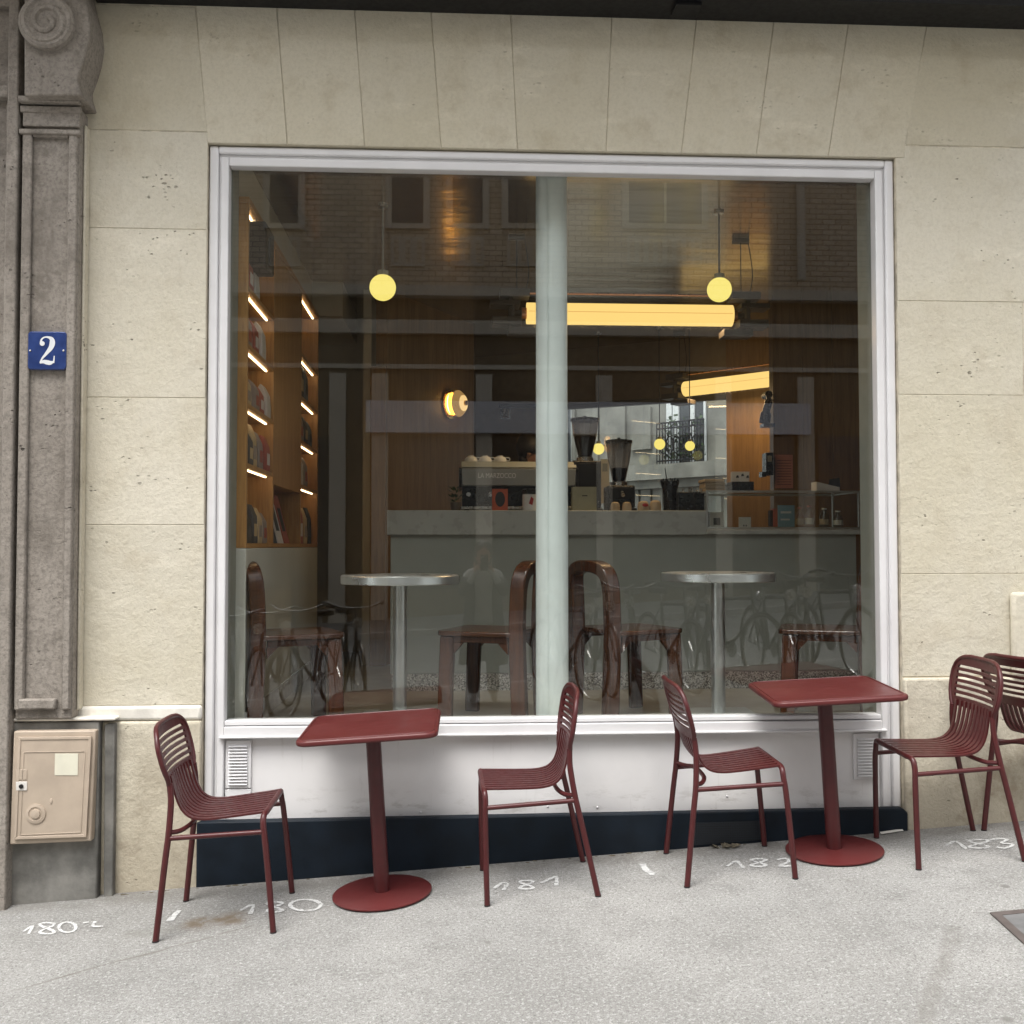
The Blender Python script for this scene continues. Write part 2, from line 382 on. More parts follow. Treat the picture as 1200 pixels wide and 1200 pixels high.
# ------------------------------------------------------------------ ground
def grid_sheet(name, x0, x1, y0, y1, nx, ny, zf, mat):
    m = MB(); vs = [(x0+(x1-x0)*i/nx, y0+(y1-y0)*j/ny) for j in range(ny+1) for i in range(nx+1)]
    m.add([(x, y, zf(x, y)) for x, y in vs], [(j*(nx+1)+i, j*(nx+1)+i+1, (j+1)*(nx+1)+i+1, (j+1)*(nx+1)+i) for j in range(ny) for i in range(nx)])
    o = m.build(name, mat); tag(o, kind='structure'); return o
grid_sheet('pavement', -22, 22, -6.4, 0.06, 44, 8, gz, M['pave'])
grid_sheet('road', -400, 400, -400, 400, 2, 2, lambda x, y: SX*max(-26, min(26, x))*1.0-0.26 if False else SX*x*0.0-3.2, M['road'])
grid_sheet('street', -22, 22, -14.6, -6.55, 22, 6, lambda x, y: gz(x, -6.4)-.13, M['road'])
k = MB(); k.add([(x, y, gz(x, -6.4)+dz) for x in (-22, 22) for y, dz in ((-6.55,-.4), (-6.55,.0), (-6.39,.004), (-6.39,-.4))],
    [(0,4,5,1), (1,5,6,2), (2,6,7,3), (0,1,2,3), (4,7,6,5), (0,3,7,4)]); tag(k.build('kerb', M['kerb'], bevel=.015), kind='structure')
grid_sheet('far_pavement', -22, 22, -18.2, -14.6, 22, 4, lambda x, y: gz(x, -6.4)+.0, M['pave'])
k = MB(); k.add([(x, y, gz(x, -6.4)+dz) for x in (-22, 22) for y, dz in ((-14.61,-.4), (-14.61,.004), (-14.45,.0), (-14.45,-.4))],
    [(0,4,5,1), (1,5,6,2), (2,6,7,3), (0,1,2,3), (4,7,6,5), (0,3,7,4)]); tag(k.build('far_kerb', M['kerb'], bevel=.015), kind='structure')
# ------------------------------------------------------------------ facade
YF = -0.03                                     # face of the stone
OP = 1.607                                     # half width of the opening
ZT = 3.252
wall = thing('stone_facade', (0, 0, 0), 'cream limestone cafe front with flat arch around the big shop window', 'facade')
def blocks(name, mat, quads, y=YF, depth=.05, bev=.0024):
    m = MB()
    for q in quads: m.prism(q, 'y', y, y+depth)
    return m.build(name, mat, wall, bevel=bev, segs=2)
def rect(x0, x1, z0, z1, g=.0008): return [(x0+g, z0+g), (x1-g, z0+g), (x1-g, z1-g), (x0+g, z1-g)]
LX0 = -2.6
qs = []
LZ = [.70, 1.508, 2.082, 2.852, 3.30]
for a, b in zip(LZ, LZ[1:]): qs.append(rect(LX0, -OP, a, b))
blocks('stone_course', M['stone'], qs); qs = []
RZ = [.80, 1.28, 2.123, 2.568, 3.31]
for i, (a, b) in enumerate(zip(RZ, RZ[1:])):
    qs.append(rect(OP, 2.9 if i % 2 else 2.215, a, b) if i < 3 else [(OP+.0013, a+.0013), (2.899, a+.0013), (2.899, b-.0013), (1.653, b-.0013), (1.650, 3.2505), (OP+.0013, 3.2505)]); qs.append(rect(2.9 if i % 2 else 2.215, 4.4, a, b))
    qs.append(rect(4.4, 7.2, a, b))
blocks('stone_course', M['stone'], qs)
lt = [(-1.9,-1.98), (-1.608,-1.669), (-1.247,-1.301), (-.895,-.945), (-.544,-.593), (-.19,-.222), (.224,.254), (.58,.657), (.936,1.027), (1.282,1.388), (1.648,1.768)]
qs = [[(LX0, 3.304), (-1.61, 3.304), (-1.669, 3.88), (LX0, 3.88)]]
g = .0009
for (b0, t0), (b1, t1) in zip(lt[1:], lt[2:]): qs.append([(b0+g, ZT), (b1-g, ZT), (t1-g, 3.90), (t0+g, 3.90)])
qs.append([(1.65, 3.314), (4.4, 3.314), (4.4, 3.90), (1.77, 3.90)]); qs.append([(4.402, 3.314), (7.2, 3.314), (7.2, 3.90), (4.402, 3.90)])
blocks('flat_arch', M['lintel'], qs, bev=.003)
MB().box(-2.085, -OP-.001, YF-.022, .0, -.45, .632).build('base_course', M['stone_low'], wall, bevel=.012, segs=3)
m = MB()
m.box(OP+.001, 2.6, YF-.022, .02, -.3, .795); m.box(2.603, 7.2, YF-.022, .02, -.3, .795)
m.build('base_course', M['stone_low'], wall, bevel=.012, segs=3)
m = MB(); m.box(LX0, -OP-.002, YF-.018, .0, .634, .699)
m.build('mortar_ledge', M['lime'], wall, bevel=.014, segs=3)
m = MB(); m.box(-2.6, -OP, YF+.003, .2, -.4, 4.2); m.box(OP, 7.2, YF+.003, .2, -.4, 4.2); m.box(-OP+.0005, OP-.0005, YF+.004, .2, ZT+.001, 4.2)
m.build('wall_core', M['mortar'], wall)
# upper storeys above the ledge (out of the picture)
m = MB(); m.box(-7.2, 7.2, YF, .3, 4.22, 12.5); m.build('upper_wall', M['stone'], wall)
# ledge
led = thing('black_ledge', (0, 0, 3.88), 'black steel ledge running across the top above the window arch', 'ledge')
m = MB(); m.box(-2.11, 7.2, -.245, YF-.001, 3.884, 3.915); m.build('soffit_plate', M['black'], led, bevel=.004)
m = MB(); m.box(-2.11, 7.2, -.25, -.22, 3.917, 3.96); m.build('front_flange', M['black'], led, bevel=.003)
m = MB(); m.box(.52, .64, -.20, -.09, 3.866, 3.883); m.build('fixing_block', M['black'], led, bevel=.002)
cor = thing('stone_cornice', (0, 0, 3.97), 'pale stone cornice on top of the black ledge', 'cornice')
m = MB(); m.prism([(-.36, 4.22), (-.36, 4.12), (-.27, 3.99), (-.255, 3.962), (YF, 3.962), (YF, 4.22)], 'x', -2.9, 7.2)
m.build('cornice_moulding', M['stone'], cor)
bal = thing('shade_balcony', (0, -.4, 4.45), 'unseen stone balcony slab added above the cafe to shade the front', 'balcony')  # unseen balcony, added to darken the wall top and the ground below
MB().box(-5.5, 7.0, -.95, YF-.001, 4.40, 4.56).build('slab', M['stone'], bal, bevel=.02)
for x in (-4.6, -2.3, 0, 2.3, 4.6):
    m = MB(); m.prism([(-.8, 4.399), (-.75, 4.28), (-.3, 4.235), (YF-.001, 4.235), (YF-.001, 4.399)], 'x', x-.14, x+.14); m.build('corbel', M['stone'], bal, bevel=.01)
m = MB()
for i in range(92): m.tube([(-5.4+.135*i, -.88, 4.56), (-5.4+.135*i, -.88, 5.5)], .009, 5)
m.tube([(-5.45, -.88, 5.5), (6.95, -.88, 5.5)], .02, 6); m.tube([(-5.45, -.88, 4.64), (6.95, -.88, 4.64)], .014, 6); m.build('railing', M['black'], bal)
# ------------------------------------------------------------------ pilaster
YP = -0.13
pil = thing('stone_pilaster', (-2.35, -.1, -.3), 'weathered grey brown stone pilaster with carved scroll at far left', 'pilaster')
def xp(px): return X(px, YP, 480)
xr, xl = xp(89), xp(23)
m = MB(); m.box(xl, xr, YP, .0, .66, 3.36)
m.build('shaft', M['pil'], pil, bevel=.006)
m = MB()                                        # raised panel frame with sunken field
x0, x1 = xp(35), xp(78)
zt, zb = Z(163, YP, 60), Z(818, YP, 60)
for a, b, c, d in ((xl+.002, x0, zb-.05, zt+.03), (x1, xr-.002, zb-.05, zt+.03)): m.box(a, b, YP-.022, YP+.001, c, d)
m.box(x0+.001, x1-.001, YP-.021, YP+.001, zt, zt+.029); m.box(x0-.02, x1-.02, YP-.034, YP+.001, zb-.045, zb)
m.build('panel_frame', M['pil'], pil, bevel=.008)
m = MB()
for r0, r1, pr in ((114, 121, .045), (123, 131, .022), (151, 157, .03)):
    m.box(xl-.01, xr+.012, YP-pr, YP+.001, Z(r1, YP-.03, 60), Z(r0, YP-.03, 60))
m.box(xl, xr+.004, YP-.016, YP+.001, Z(150, YP, 60), Z(132, YP, 60))
m.build('cap_moulding', M['pil'], pil, bevel=.005)
ys = -.17                                        # scroll bracket
def pp(px, py): q = P(px, py, ys-.05); return (q.x, q.z)
m = MB(); prof = [(28, 112), (96, 112), (91, 96), (91, 88), (97, 72), (102, 55), (105, 35), (103, 15), (97, -8), (92, -30), (28, -30)]
m.prism([pp(*q) for q in smooth_path([(a, b, 0) for a, b in prof], 1) and prof], 'y', ys-.05, -.0)
m.build('bracket', M['pil'], pil, bevel=.008)
m = MB(); c = P(57, 29, ys-.05); rr = .118
m.lathe([(rr, 0), (rr, .03), (rr-.012, .040), (rr-.03, .032), (.01, .028)], (c.x, ys-.05, c.z), 40, (0, -1, 0))
sp = []
for i in range(90):
    a = i/89*2*math.pi*2.0; q = .020+(rr-.03)*(i/89); sp.append((c.x+q*math.cos(-a+1.2), ys-.074-.007*(1-i/89), c.z+q*math.sin(-a+1.2)))
m.tube(sp, [.012+.005*i/89 for i in range(90)], 8)
m.build('scroll', M['pil'], pil, smooth=True)
m = MB()                                          # door surround further left
a, b = xp(6), xp(19)
m.box(a, b, YP-.03, .0, -.4, 4.2); m.box(-3.4, a-.001, YP+.03, .0, -.4, 4.2)
for r0, r1 in ((100, 116), (-60, 8)): m.box(-3.4, a-.002, YP-.01, YP+.031, Z(r1, YP, 5), Z(r0, YP, 5))
m.box(-3.4, xp(-3), YP+.008, YP+.031, Z(118, YP, 5), Z(-5, YP, 5)-.3) if False else None
m.box(xp(1), a-.003, YP+.005, YP+.031, .66, Z(119, YP, 5))
m.box(b+.001, xl+.001, YP+.045, .0, .6, 4.2)
m.build('door_surround', M['pil'], pil, bevel=.007)
m = MB(); m.box(xr+.0005, xr+.013, YP+.045, -.031, .69, 3.30); m.build('mortar_joint', M['stone_low'], pil, bevel=.006)
# the wall further left
m = MB(); m.box(-7.2, -3.401, YF, .2, -.7, 4.2); m.build('side_wall', M['stone'], wall)
# pilaster foot
ft = thing('cement_footing', (-2.3, -.1, -.3), 'dark grey cement footing of the pilaster behind the meter box', 'footing')
yb = -.10
m = MB(); m.prism([(X(-30, yb, 950), -.4), (X(114, yb, 1000), -.4), (X(116, yb, 850), Z(846, yb, 60)), (X(-30, yb, 850), Z(846, yb, 60))], 'y', yb, .0)
m.build('footing_block', M['cement'], ft, bevel=.008)
m = MB(); m.prism([(X(120, yb, 1040), -.4), (X(131, yb, 1040), -.4), (X(133, yb, 850), Z(850, yb, 60)), (X(121, yb, 850), Z(850, yb, 60))], 'y', yb+.015, .0)
m.build('footing_strip', M['cement'], ft, bevel=.006)
m = MB(); m.prism([(X(-60, yb, 950), -.4), (X(7, yb, 1000), -.4), (X(9, yb, 850), Z(850, yb, 60)), (X(-60, yb, 850), Z(850, yb, 60))], 'y', yb-.05, .0)
m.build('side_block', M['pil'], ft, bevel=.012)
m = MB(); m.box(X(8, yb, 850), X(135, yb, 850), yb-.008, 0, Z(845, yb, 60), .66); m.build('mortar_bed', M['lime'], ft, bevel=.012, segs=3)
# utility box
yx = -.145
ub = thing('meter_box', (X(60, yx, 920), yx, Z(988, yx, 60)), 'beige metal meter box with round dial and pale sticker at the wall foot', 'meter box')
c4 = [P(*q, yx) for q in ((11, 990), (107, 986), (112, 856), (16, 857))]
m = MB(); m.prism([(q.x, q.z) for q in c4], 'y', yx, yb-.001); m.build('body', M['boxpaint'], ub, bevel=.006)
def boxq(pxs, y0, y1, name, mat, par=ub, bev=.003):
    m = MB(); m.prism([(P(*q, y0).x, P(*q, y0).z) for q in pxs], 'y', y0, y1); return m.build(name, mat, par, bevel=bev)
dr = boxq([(16, 984), (101, 981), (107, 863), (21, 864)], yx-.010, yx-.0005, 'door', M['boxpaint'])
def rimbox(pxs, wd, y0, y1, name, mat, par):
    m = MB(); q = [P(a, b, y0) for a, b in pxs]; cx = sum(p.x for p in q)/4; cz = sum(p.z for p in q)/4
    for i in range(4):
        a, b = q[i], q[(i+1) % 4]
        def inn(p): return (p.x+(wd if p.x < cx else -wd), p.z+(wd if p.z < cz else -wd))
        m.prism([(a.x, a.z), (b.x, b.z), inn(b), inn(a)], 'y', y0, y1)
    return m.build(name, mat, par, bevel=.0015)
rimbox([(16, 984), (101, 981), (107, 863), (21, 864)], .012, yx-.0135, yx-.0102, 'door_rim', M['boxpaint'], ub)
rimbox([(23, 979), (95, 976), (100, 880), (27, 881)], .004, yx-.0125, yx-.0102, 'door_rib', M['boxpaint'], ub)
boxq([(64, 908.5), (91, 908.5), (91.5, 883), (64.5, 883)], yx-.0118, yx-.0103, 'sticker', M['sticker'], bev=0)
boxq([(18.5, 926.5), (31.5, 926.5), (31.5, 916), (18.5, 916)], yx-.014, yx-.0103, 'lock_plate', M['paper'])
m = MB(); q = P(25, 921.5, yx-.014); m.lathe([(.0095, 0), (.0095, .004), (.004, .0045)], q, 16, (0, -1, 0)); m.build('keyhole', M['black'], ub)
boxq([(18.5, 914), (31.5, 914), (31.5, 901.5), (18.5, 901.5)], yx-.0125, yx-.0103, 'name_plate', M['boxpaint'])
m = MB(); q = P(42, 953.5, yx-.0103); m.lathe([(.042, 0), (.042, .004), (.030, .006), (.028, .003), (.020, .003), (.019, .009), (.004, .011)], q, 32, (0, -1, 0)); m.build('dial', M['boxpaint'], ub, smooth=True)
m = MB(); q = P(60, 939, yx-.0103); m.ball(q, .008, 10, 6, (.8, .3, 1.6)); m.build('knob', M['boxpaint'], ub, smooth=True)
# house number
yn = YP-.025
hn = thing('house_number_plate', (X(55, yn, 410), yn, Z(433, yn, 55)), 'blue enamel plate with white 2 on the stone pilaster', 'house number')
def rrect(x0, x1, z0, z1, r, n=5):
    o = []
    for cx, cz, a0 in ((x1-r, z1-r, 0), (x0+r, z1-r, 90), (x0+r, z0+r, 180), (x1-r, z0+r, 270)):
        for i in range(n+1): a = R(a0+90*i/n); o.append((cx+r*math.cos(a), cz+r*math.sin(a)))
    return o
a, b = P(32, 433, yn), P(78, 388.5, yn)
m = MB(); m.prism(rrect(a.x, b.x, a.z, b.z, .016), 'y', yn, YP-.001); m.build('plate', M['enamel'], hn, bevel=.004)
def stroke2(path, widths, mapf, n=7):
    pts = smooth_path([(p[0], p[1], w) for p, w in zip(path, widths)], n); vs = []
    for i, p in enumerate(pts):
        q0 = pts[max(i-1, 0)]; q1 = pts[min(i+1, len(pts)-1)]; d = Vector((q1.x-q0.x, q1.y-q0.y)); d = d.normalized() if d.length else Vector((1, 0)); nn = Vector((-d.y, d.x))*p.z/2
        vs += [mapf(p.x+nn.x, p.y+nn.y), mapf(p.x-nn.x, p.y-nn.y)]
    return vs, [(2*i, 2*i+1, 2*i+3, 2*i+2) for i in range(len(pts)-1)]
def nm(px, py): q = P(px, py, yn-.0012); return (q.x, q.y, q.z)
m = MB()
for i, (pa, w) in enumerate((([(48.0, 402.5), (48.6, 398), (52, 395.3), (56.5, 395.2), (60.5, 397.5), (61.3, 402), (59.5, 407.5), (54.5, 414), (49.5, 420), (47.2, 424.5)], [3.0, 2.0, 1.6, 2.4, 5.0, 6.4, 5.6, 3.6, 2.2, 1.6]),
              ([(46.6, 425.4), (51, 423.8), (55, 424.6), (59, 425.2), (63, 423.6)], [1.4, 4.0, 5.2, 4.6, 1.4]), ([(62.7, 425.5), (63.3, 421), (63.6, 417)], [2.0, 1.6, 1.0]))):
    vs, fs = stroke2(pa, w, lambda x, y, e=i: Vector(nm(x, y))+Vector((0, -.00025*e, 0))); m.add(vs, fs)
q = P(49.6, 402.6, yn-.0012); m.lathe([(.0105, 0), (.0105, .0006)], (q.x, q.y-.0004, q.z), 16, (0, -1, 0))
m.build('numeral', M['enamelw'], hn)
m = MB()
for q in ((35.5, 411), (74.5, 411)): MB().lathe([(.005, 0), (.004, .002), (.001, .003)], P(*q, yn), 10, (0, -1, 0)).build('screw', M['steel'], hn)

# stone projection at the right edge
pj = thing('stone_projection', (X(1205, -.06), -.05, .78), 'narrow cream stone projection on the wall above the last chair at right', 'stone block')
MB().box(X(1186, -.06, 740), X(1186, -.06, 740)+.30, -.068, YF-.001, .796, Z(694, -.06, 1190)).build('projection_block', M['stone'], pj, bevel=.018, segs=3)
# ------------------------------------------------------------------ shop window
win = thing('shop_window', (0, 0, .15), 'large white framed cafe window with white panel below the glass', 'shop window')
GX, GB, GTp = 1.5165, .620, 3.158
def frame_ring(m, xo, xi, zo, zi, y0, y1, zbot):
    m.box(-xo, -xi, y0, y1, zbot, zo); m.box(xi, xo, y0, y1, zbot, zo); m.box(-xi+.0005, xi-.0005, y0+.0006, y1, zi, zo)
m = MB(); frame_ring(m, 1.603, 1.562, ZT-.006, 3.212, -.012, .06, .19)
m.build('outer_frame', M['white'], win, bevel=.008, segs=3)
m = MB(); frame_ring(m, 1.5605, 1.552, 3.2105, 3.199, .006, .06, .19); m.build('frame_groove', M['white'], win)
m = MB(); frame_ring(m, 1.5515, GX, 3.1985, GTp, -.004, .06, .19)
m.build('inner_frame', M['white'], win, bevel=.006, segs=3)
m = MB(); m.box(-GX+.001, GX-.001, -.004, .07, .601, .6215); m.box(-GX+.001, GX-.001, -.014, .07, .545, .597); m.box(-GX-.02, GX+.02, -.024, .0, .545, .556)
m.build('sill_rail', M['white'], win, bevel=.004, segs=3)
m = MB(); m.box(-1.53, 1.53, .045, .055, .585, 3.19); m.build('pane', M['glass'], win)
m = MB(); m.box(-1.5155, 1.5155, .020, .06, .15, .5449); m.build('lower_panel', M['panel'], win, bevel=.002)
m = MB()
for px, py in ((433, 869), (642, 866), (850, 866), (493, 952), (642, 945), (852, 933), (700, 946), (1014, 954)):
    q = P(px, py, .02); MB().ball((q.x, .019, q.z), .006, 8, 6, (1, .5, 1)).build('panel_screw', M['white'], win, smooth=True)
def vent(x0, x1, z0, z1):
    v = MB(); v.box(x0, x1, .008, .0195, z0, z1); f = v.build('vent_plate', M['white'], win, bevel=.002)
    s = MB(); n = 13
    for i in range(n):
        z = z0+.022+(z1-z0-.044)*i/(n-1); s.add([(x0+.016, .0075, z+.002), (x1-.016, .0075, z+.002), (x1-.016, -.004, z-.0045), (x0+.016, -.004, z-.0045), (x0+.016, -.001, z-.0045), (x1-.016, -.001, z-.0045)], [(0,1,2,3), (3,2,5,4), (0,4,5,1)])
    s.build('vent_louvre', M['white'], win)
    s = MB()
    for i in range(n):
        z = z0+.022+(z1-z0-.044)*i/(n-1); s.box(x0+.018, x1-.018, .0068, .0079, z-.0066, z-.0032)
    s.build('vent_slot', M['black'], win)
vent(-1.513, -1.398, .318, .532); vent(1.386, 1.503, .318, .532)
m = MB(); m.box(-1.513, -1.398, .008, .0195, .275, .312); m.build('vent_cover', M['white'], win, bevel=.002)
m = MB(); m.box(-1.5, 1.5, .062, .2, -.3, .60); m.build('panel_backing', M['mortar'], win)
pl = MB(); pl.prism([(-1.622, -.4), (1.612, -.3), (1.612, .178), (1.59, .199), (-1.600, .186), (-1.622, .186)], 'y', -.062, -.0125)
plt_ = thing('navy_plinth', (0, -.03, -.1), 'navy blue painted plinth along the foot of the shop window', 'plinth')
pl.build('plinth_board', M['navy'], plt_, bevel=.006, segs=2)
def grille_mat():
    t = NT('perforated dark grille'); v = t.voro(t.map(t.co(), (1, 0, 1)), 95, rnd=.15)
    return t.bsdf(t.mix(t.ramp(v, .28, .36), (.001,.001,.0012), (.008,.012,.018)), .6)
M['grille'] = grille_mat()
a, b = P(812, 990, -.066), P(893, 962, -.066)
MB().prism([(a.x, gz(a.x, -.07)+.012), (b.x, gz(b.x, -.07)+.012), (b.x, b.z), (a.x, b.z-.004)], 'y', -.0655, -.0622).build('vent_grille', M['grille'], plt_)
# ------------------------------------------------------------------ chairs
def make_chair():
    t = thing('terrace_chair', (0, 0, 0), '', 'chair', 'maroon slatted terrace chairs')
    for s in (-1, 1):
        f = MB(); f.tube(smooth_path([(.250, s*.217, .0), (.243, s*.212, .2), (.236, s*.207, .36), (.232, s*.203, .405), (.232, s*.192, .437), (.234, s*.172, .4475), (.236, s*.14, .448)], 4), .0118, 12)
        f.build('leg', M['red'], t, smooth=True)
        b = MB(); b.tube(smooth_path([(-.199, s*.217, 0), (-.150, s*.204, .30), (-.133, s*.198, .40), (-.121, s*.184, .52), (-.124, s*.178, .592)], 5), .0120, 12)
        b.build('leg', M['red'], t, smooth=True)
        r = MB(); r.tube([(.234, s*.206, .386), (-.136, s*.199, .386)], .0098, 10); r.build('side_rail', M['red'], t, smooth=True)
        k = MB()
        k.lathe([(.0125, 0), (.0125, .006)], (.250, s*.217, -.001), 12, (0, 0, 1)); k.build('foot_cap', M['foot'], t); k = MB(); k.lathe([(.0127, 0), (.0127, .006)], (-.199, s*.217, -.001), 12, (0, 0, 1))
        k.build('foot_cap', M['foot'], t)
    k = MB(); k.tube(smooth_path([(-.132, -.196, .408), (-.10, -.16, .402), (-.075, -.10, .408), (-.07, 0, .41), (-.075, .10, .408), (-.10, .16, .402), (-.132, .196, .408)], 5), .0095, 10)
    k.build('cross_bar', M['red'], t, smooth=True)
    k = MB(); k.tube([(.236, -.145, .448), (.236, .145, .448)], .0118, 12); k.build('front_rail', M['red'], t, smooth=True)
    # slats: one profile, ten bent strips
    prof = smooth_path([(.236, .452), (.15, .4455), (.05, .440), (-.01, .440), (-.055, .449), (-.085, .474), (-.102, .510), (-.113, .555), (-.124, .612)] and
        [Vector((a, 0, b)) for a, b in ((.236, .454), (.15, .4475), (.05, .441), (-.01, .440), (-.055, .449), (-.085, .474), (-.102, .510), (-.113, .555), (-.124, .615))], 5)
    m = MB(); n = 10; np_ = len(prof)
    for i in range(n):
        u = (i+.5)/n*2-1; vs = []
        for j, p in enumerate(prof):
            tt = j/(np_-1)
            hw = .182-.022*min(1, tt*1.6) if tt < .62 else .160
            w = hw/n*(.68-.14*min(1, max(0, tt-.4)*3))
            a = prof[max(j-1, 0)]; b = prof[min(j+1, np_-1)]; d = (b-a).normalized(); nn = Vector((d.z, 0, -d.x))
            bow = -.018*(1-u*u)*max(0, (tt-.45)/.55)
            c = Vector((p.x+bow, u*hw, p.z))
            vs += [c+Vector((0, -w, 0))+nn*.0038, c+Vector((0, w, 0))+nn*.0038, c+Vector((0, w, 0))-nn*.0038, c+Vector((0, -w, 0))-nn*.0038]
        fs = []
        for j in range(np_-1):
            for e in range(4): fs.append((4*j+e, 4*j+(e+1) % 4, 4*j+4+(e+1) % 4, 4*j+4+e))
        fs += [(0,1,2,3), (4*np_-1, 4*np_-2, 4*np_-3, 4*np_-4)]
        m.add(vs, fs)
    m.build('seat', M['red'], t, smooth=True)
    # back panel: rounded plate, six slots
    def bx(y, z): return -.124-.042*max(0, (z-.60)/.2)-.018*(1-min(1, (y/.19)**2))
    def hw(z):                                  # outline half width
        if z < .68: q = max(0, (z-.58)/.10); return .178+.034*math.sin(q*math.pi/2)**1.2
        if z < .71: return .212
        q = min(1, (z-.71)/.0953); return .212-.095*(1-math.sqrt(max(0, 1-q*q)))
    m = MB(); th = .0045
    def strip(z0, z1, y0f, y1f, ny=14, nz=1):
        vs = []; fs = []
        for sgn in (1, -1):
            for a in range(nz+1):
                z = z0+(z1-z0)*a/nz
                for b in range(ny+1):
                    ya, yb_ = y0f(z), y1f(z); y = ya+(yb_-ya)*b/ny
                    vs.append((bx(y, z)+th*sgn, y, z))
        L = (ny+1)*(nz+1)
        for a in range(nz):
            for b in range(ny):
                i = a*(ny+1)+b; fs.append((i, i+1, i+ny+2, i+ny+1)); fs.append((L+i, L+i+ny+1, L+i+ny+2, L+i+1))
        for b in range(ny):
            fs.append((b, L+b, L+b+1, b+1)); i = nz*(ny+1)+b; fs.append((i, i+1, L+i+1, L+i))
        for a in range(nz):
            i = a*(ny+1); fs.append((i, i+ny+1, L+i+ny+1, L+i)); i = a*(ny+1)+ny; fs.append((i, L+i, L+i+ny+1, i+ny+1))
        m.add(vs, fs)
    inset = .030
    zs0, pitch, sl = .628, .0252, .0125
    iy = lambda z: min(hw(z)-inset, .172)
    strip(.588, zs0, lambda z: -iy(zs0), lambda z: iy(zs0), 14, 3)
    for i in range(6):
        z = zs0+sl+pitch*i
        strip(z, z+pitch-sl, lambda z: -iy(z)-.006, lambda z: iy(z)+.006)
    ztop = zs0+sl+pitch*5+pitch-sl
    strip(ztop, .805, lambda z: -max(.02, min(iy(ztop), hw(z)-.01)), lambda z: max(.02, min(iy(ztop), hw(z)-.01)), 14, 4)
    zz = [.588, .61, .63, .65, .67, .69, .71, .725, .74, .755, .77, .782, .792, .80, .8045]
    for s in (-1, 1): strip(0, 1, lambda q: 0, lambda q: 0) if False else None
    for s in (-1, 1):                            # side margins follow the outline
        vs = []; fs = []
        for z in zz:
            yo = s*hw(z); yi = s*max(iy(min(z, ztop))-.001, .0) if z < ztop else s*max(.0, min(iy(ztop), hw(z))-.0)
            yi = s*min(abs(yi), abs(yo)-.002)
            for y, sg in ((yo, 1), (yi, 1), (yi, -1), (yo, -1)): vs.append((bx(y, z)+th*sg, y, z))
        for j in range(len(zz)-1):
            for e in range(4): fs.append((4*j+e, 4*j+(e+1) % 4, 4*j+4+(e+1) % 4, 4*j+4+e))
        m.add(vs, fs)
    path = [(bx(s*hw(z), z), s*hw(z), z) for s in (-1,) for z in zz]+[(bx(y, .8085), y, .8085) for y in (-.09, -.045, 0, .045, .09)]+[(bx(hw(z), z), hw(z), z) for z in reversed(zz)]
    m.tube(path, .0100, 10)
    m.build('backrest', M['red'], t, smooth=True)
    return t
def frame_on_ground(o, x, y, rot, lift=0.0):
    ex = Vector((math.cos(rot), math.sin(rot), 0)); ex = (ex-NRM*ex.dot(NRM)).normalized(); ey = NRM.cross(ex)
    q = Vector((x, y, gz(x, y)))+NRM*lift
    o.matrix_world = Matrix(((ex.x, ey.x, NRM.x, q.x), (ex.y, ey.y, NRM.y, q.y), (ex.z, ey.z, NRM.z, q.z), (0, 0, 0, 1)))
ch = make_chair()
spots = [(-1.4249, -.4466, -.0097, 'maroon slatted metal chair nearest the beige meter box, facing the left table'),
         (-.1013, -.3497, 3.1574, 'maroon slatted metal chair right of the left table, below the pale column'),
         (.6693, -.33, -.0109, 'maroon slatted metal chair facing the right table, its back towards the left table'),
         (1.6811, -.3476, 3.1299, 'whole maroon slatted metal chair at right before bare stone wall, facing the right table'),
         (2.17, -.31, .22, 'maroon slatted metal chair cut off by the right edge of the photo')]
for i, (x, y, r, lab) in enumerate(spots):
    o = ch if i == 0 else copy_tree(ch)
    frame_on_ground(o, x, y, r, .001); o['label'] = lab
# ------------------------------------------------------------------ terrace tables
def make_table():
    t = thing('terrace_table', (0, 0, 0), '', 'table', 'maroon terrace tables')
    a = .283
    m = MB(); m.prism(rrect(-a, a, -a, a, .055, 8), 'z', .692, .716); tp = m.build('tabletop', M['redtop'], t, bevel=.009, segs=4)
    m = MB(); path = [(p[0], p[1], .7163) for p in rrect(-a+.016, a-.016, -a+.016, a-.016, .045, 8)]
    m.tube(path, .0032, 6, True); m.build('top_rim', M['redtop'], t, smooth=True)
    m = MB(); m.lathe([(.032, .008), (.032, .69)], (0, 0, 0), 28); m.build('column', M['red'], t, smooth=True)
    m = MB(); m.box(-.12, .12, -.12, .12, .684, .6915); m.build('top_bracket', M['red'], t)
    m = MB(); m.lathe([(.205, .004), (.208, .006), (.208, .011), (.203, .0135), (.05, .0145), (.033, .016)], (0, 0, 0), 56); m.build('base_disc', M['redtop'], t, smooth=True)
    MB().lathe([(.196, -.004), (.196, .0039)], (0, 0, 0), 48).build('base_shade_disc', M['foot'], t)  # black disc under the base, drawn in as its contact shadow
    return t
tb = make_table()
frame_on_ground(tb, -.781, -.339, -.013, .001); tb['label'] = 'maroon square pedestal table between the first two chairs at left'
t2 = copy_tree(tb); frame_on_ground(t2, 1.188, -.262, -.077, .001); t2['label'] = 'maroon square pedestal table in front of the right window corner'
